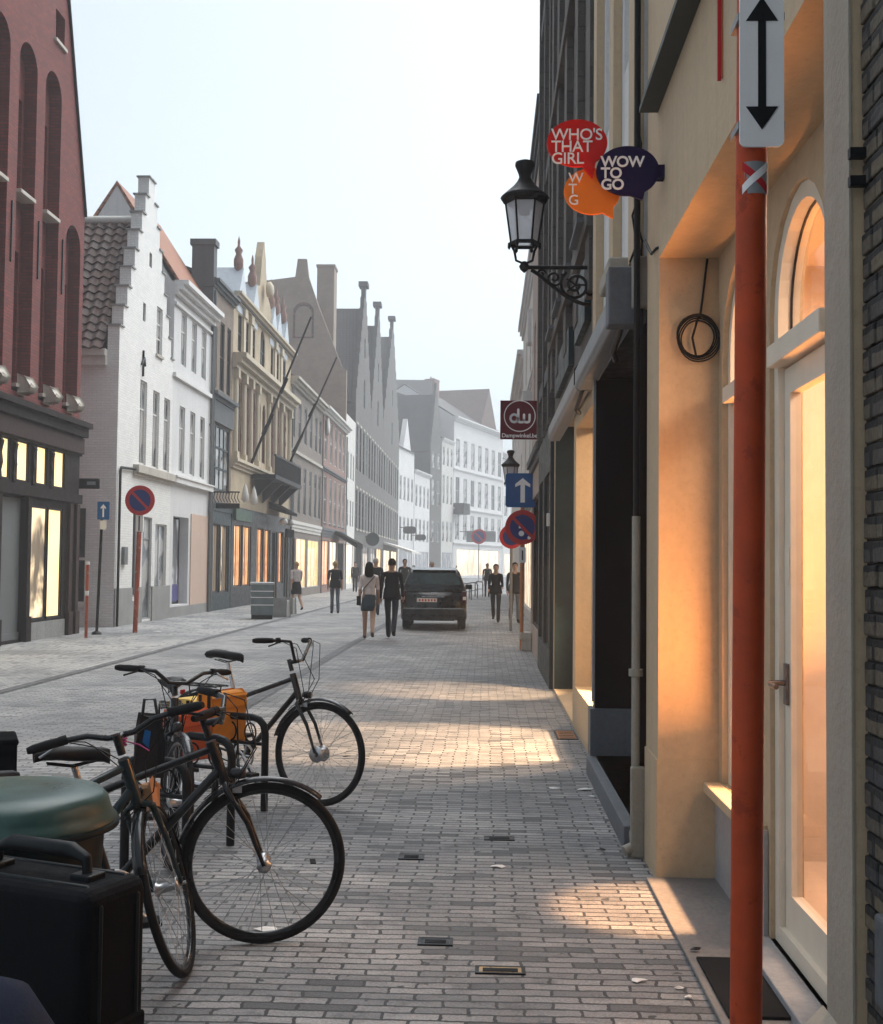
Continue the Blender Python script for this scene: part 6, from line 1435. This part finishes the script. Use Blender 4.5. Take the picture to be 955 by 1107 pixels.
for i, (px, py, lab) in enumerate(((505, 649, 'low steel hoop barrier nearest the black car'), (512, 647, 'middle low steel hoop barrier beyond the car'), (518, 645, 'low steel hoop barrier farthest from the car'))):
    p_ = ground(px, py); o = tag(MB().tube([(-.4, 0, 0), (-.4, 0, .65), (-.3, 0, .78), (.3, 0, .78), (.4, 0, .65), (.4, 0, 0)], .03, 8).tube([(-.4, 0, .4), (.4, 0, .4)], .02, 6).build('hoop_barrier', m_greypaint), lab, 'barrier', 'low hoop barriers'); o.location = (p_.x, p_.y, 0); o.rotation_euler = (0, 0, R(60))
p_ = ground(399, 640)
# hanging signs far down the left side
for (px, py, d, r_, lab, mt) in ((403, 583, 92, .52, 'round dark hanging sign on the first dark stepped gable', m_teal), (443, 573, 128, .7, 'dark oblong hanging sign on the small white gabled house', m_darktrim), (455, 581, 134, .6, 'second dark hanging sign, lower than the oblong one', m_darktrim)):
    p_ = at(px, py, d); o = thing('hanging_sign', lab, 'shop sign', p_)
    if 'round' in lab: MB().prism(disc((0, 0), r_, 0, 0, 20), -.06, .06, 'y').build('sign_plate', mt, o)
    else: MB().prism(rrect(-r_, r_, -r_ * .55, r_ * .55, .3), -.06, .06, 'y').build('sign_plate', mt, o, .02)
    MB().tube([(0, 0, r_ * .4), (-1.6, 0, r_ * .4)], .04, 6).build('bracket', m_iron, o)
for (px, py, lab) in ((440, 0, ''),): pass
for (px, d, lab) in ((511, 150, 'dark square sign on the large white building, nearer one'), (530, 160, 'dark square sign on the large white building, farther one')):
    p_ = at(px, 580, d); o = thing('hanging_sign', lab, 'shop sign', p_); MB().box(-.75, .75, -.1, .1, -.7, .7).build('sign_plate', m_greypaint, o, .03); MB().tube([(0, 0, .6), (-1.6, 0, .6)], .05, 6).build('bracket', m_iron, o)
# ironwork in the paving and litter
def cover(label, px, py, w_, l_, mat, rim=True, rz=0):
    p_ = ground(px, py); o = thing('drain_cover', label, 'drain cover', (p_.x, p_.y, .003), rz)
    MB().holed(rect(-w_, w_, -l_, l_), [rect(-w_ + .015, w_ - .015, -l_ + .012, l_ - .012)], -.004, .004).build('cover_frame', m_iron, o).rotation_euler = (R(90), 0, 0)
    MB().box(-w_ + .016, w_ - .016, -l_ + .013, l_ - .013, 0, .003).build('cover_plate', mat, o)
    k = MB()
    for i in range(5): k.box(-w_ + .03, w_ - .03, -l_ + .02 + i * (2 * l_ - .05) / 5, -l_ + .024 + i * (2 * l_ - .05) / 5, .003, .006)
    k.build('cover_rib', m_iron, o); return o
m_brass = paint('worn_brass', (.40, .27, .12), .4, .5, .5, wear=(.05, .05, .05), scale=12)
cover('small brass-centred metal cover set in the near paving', 541, 1050, .10, .045, m_brass)
cover('dark iron cover just left of the brass-centred one', 471, 1019, .075, .05, m_iron)
cover('narrow dark iron slot farther up the pavement in line with flat-on wheel', 445, 927, .07, .06, m_iron)
cover('rusty square plate in the bright strip of lit paving', 612, 795, .10, .30, paint('rust_plate', (.30, .13, .05), .7, var=.3))
cover('dark oblong cover right of the narrow slot', 540, 907, .09, .05, m_iron)
m_paper = paint('white_paper', (.78, .77, .75), .8, var=.1, bmp=0)
random.seed(21)
for (px, py, sz, lab) in ((288, 1006, .07, 'white paper scrap seen through spokes of the flat-on wheel'), (538, 938, .05, 'lone white paper scrap mid pavement'), (690, 1062, .035, 'white paper scrap beside the threshold corner'), (734, 1070, .02, 'tiny white crumb right of the paper scrap'), (752, 1035, .025, 'white scrap on the dark joint of threshold'), (745, 1080, .02, 'smallest white scrap near the red pole foot'), (600, 853, .05, 'left one of two pale scraps before the black shop step'), (633, 854, .07, 'right longer one of two pale scraps before the black shop step'), (640, 862, .03, 'little scrap touching the black shop step'), (650, 920, .03, 'dark leaf scrap at the foot of drainpipe'), (170, 683, .12, 'white litter under the no-parking sign pole')):
    p_ = ground(px, py); m = MB(); n = 7
    ring = [(sz * random.uniform(.6, 1.1) * math.cos(2 * math.pi * i / n), sz * .6 * random.uniform(.5, 1.1) * math.sin(2 * math.pi * i / n), random.uniform(.002, .012)) for i in range(n)]
    m.add(ring + [(0, 0, .014)], [(i, (i + 1) % n, n) for i in range(n)])
    o = tag(m.build('dark_scrap' if 'dark' in lab else 'paper_scrap', m_iron if 'dark' in lab else m_paper), lab, 'litter', 'litter on the paving'); o.location = (p_.x, p_.y, .028 if px == 752 else .001); s_ = o.modifiers.new('t', 'SOLIDIFY'); s_.thickness = .002
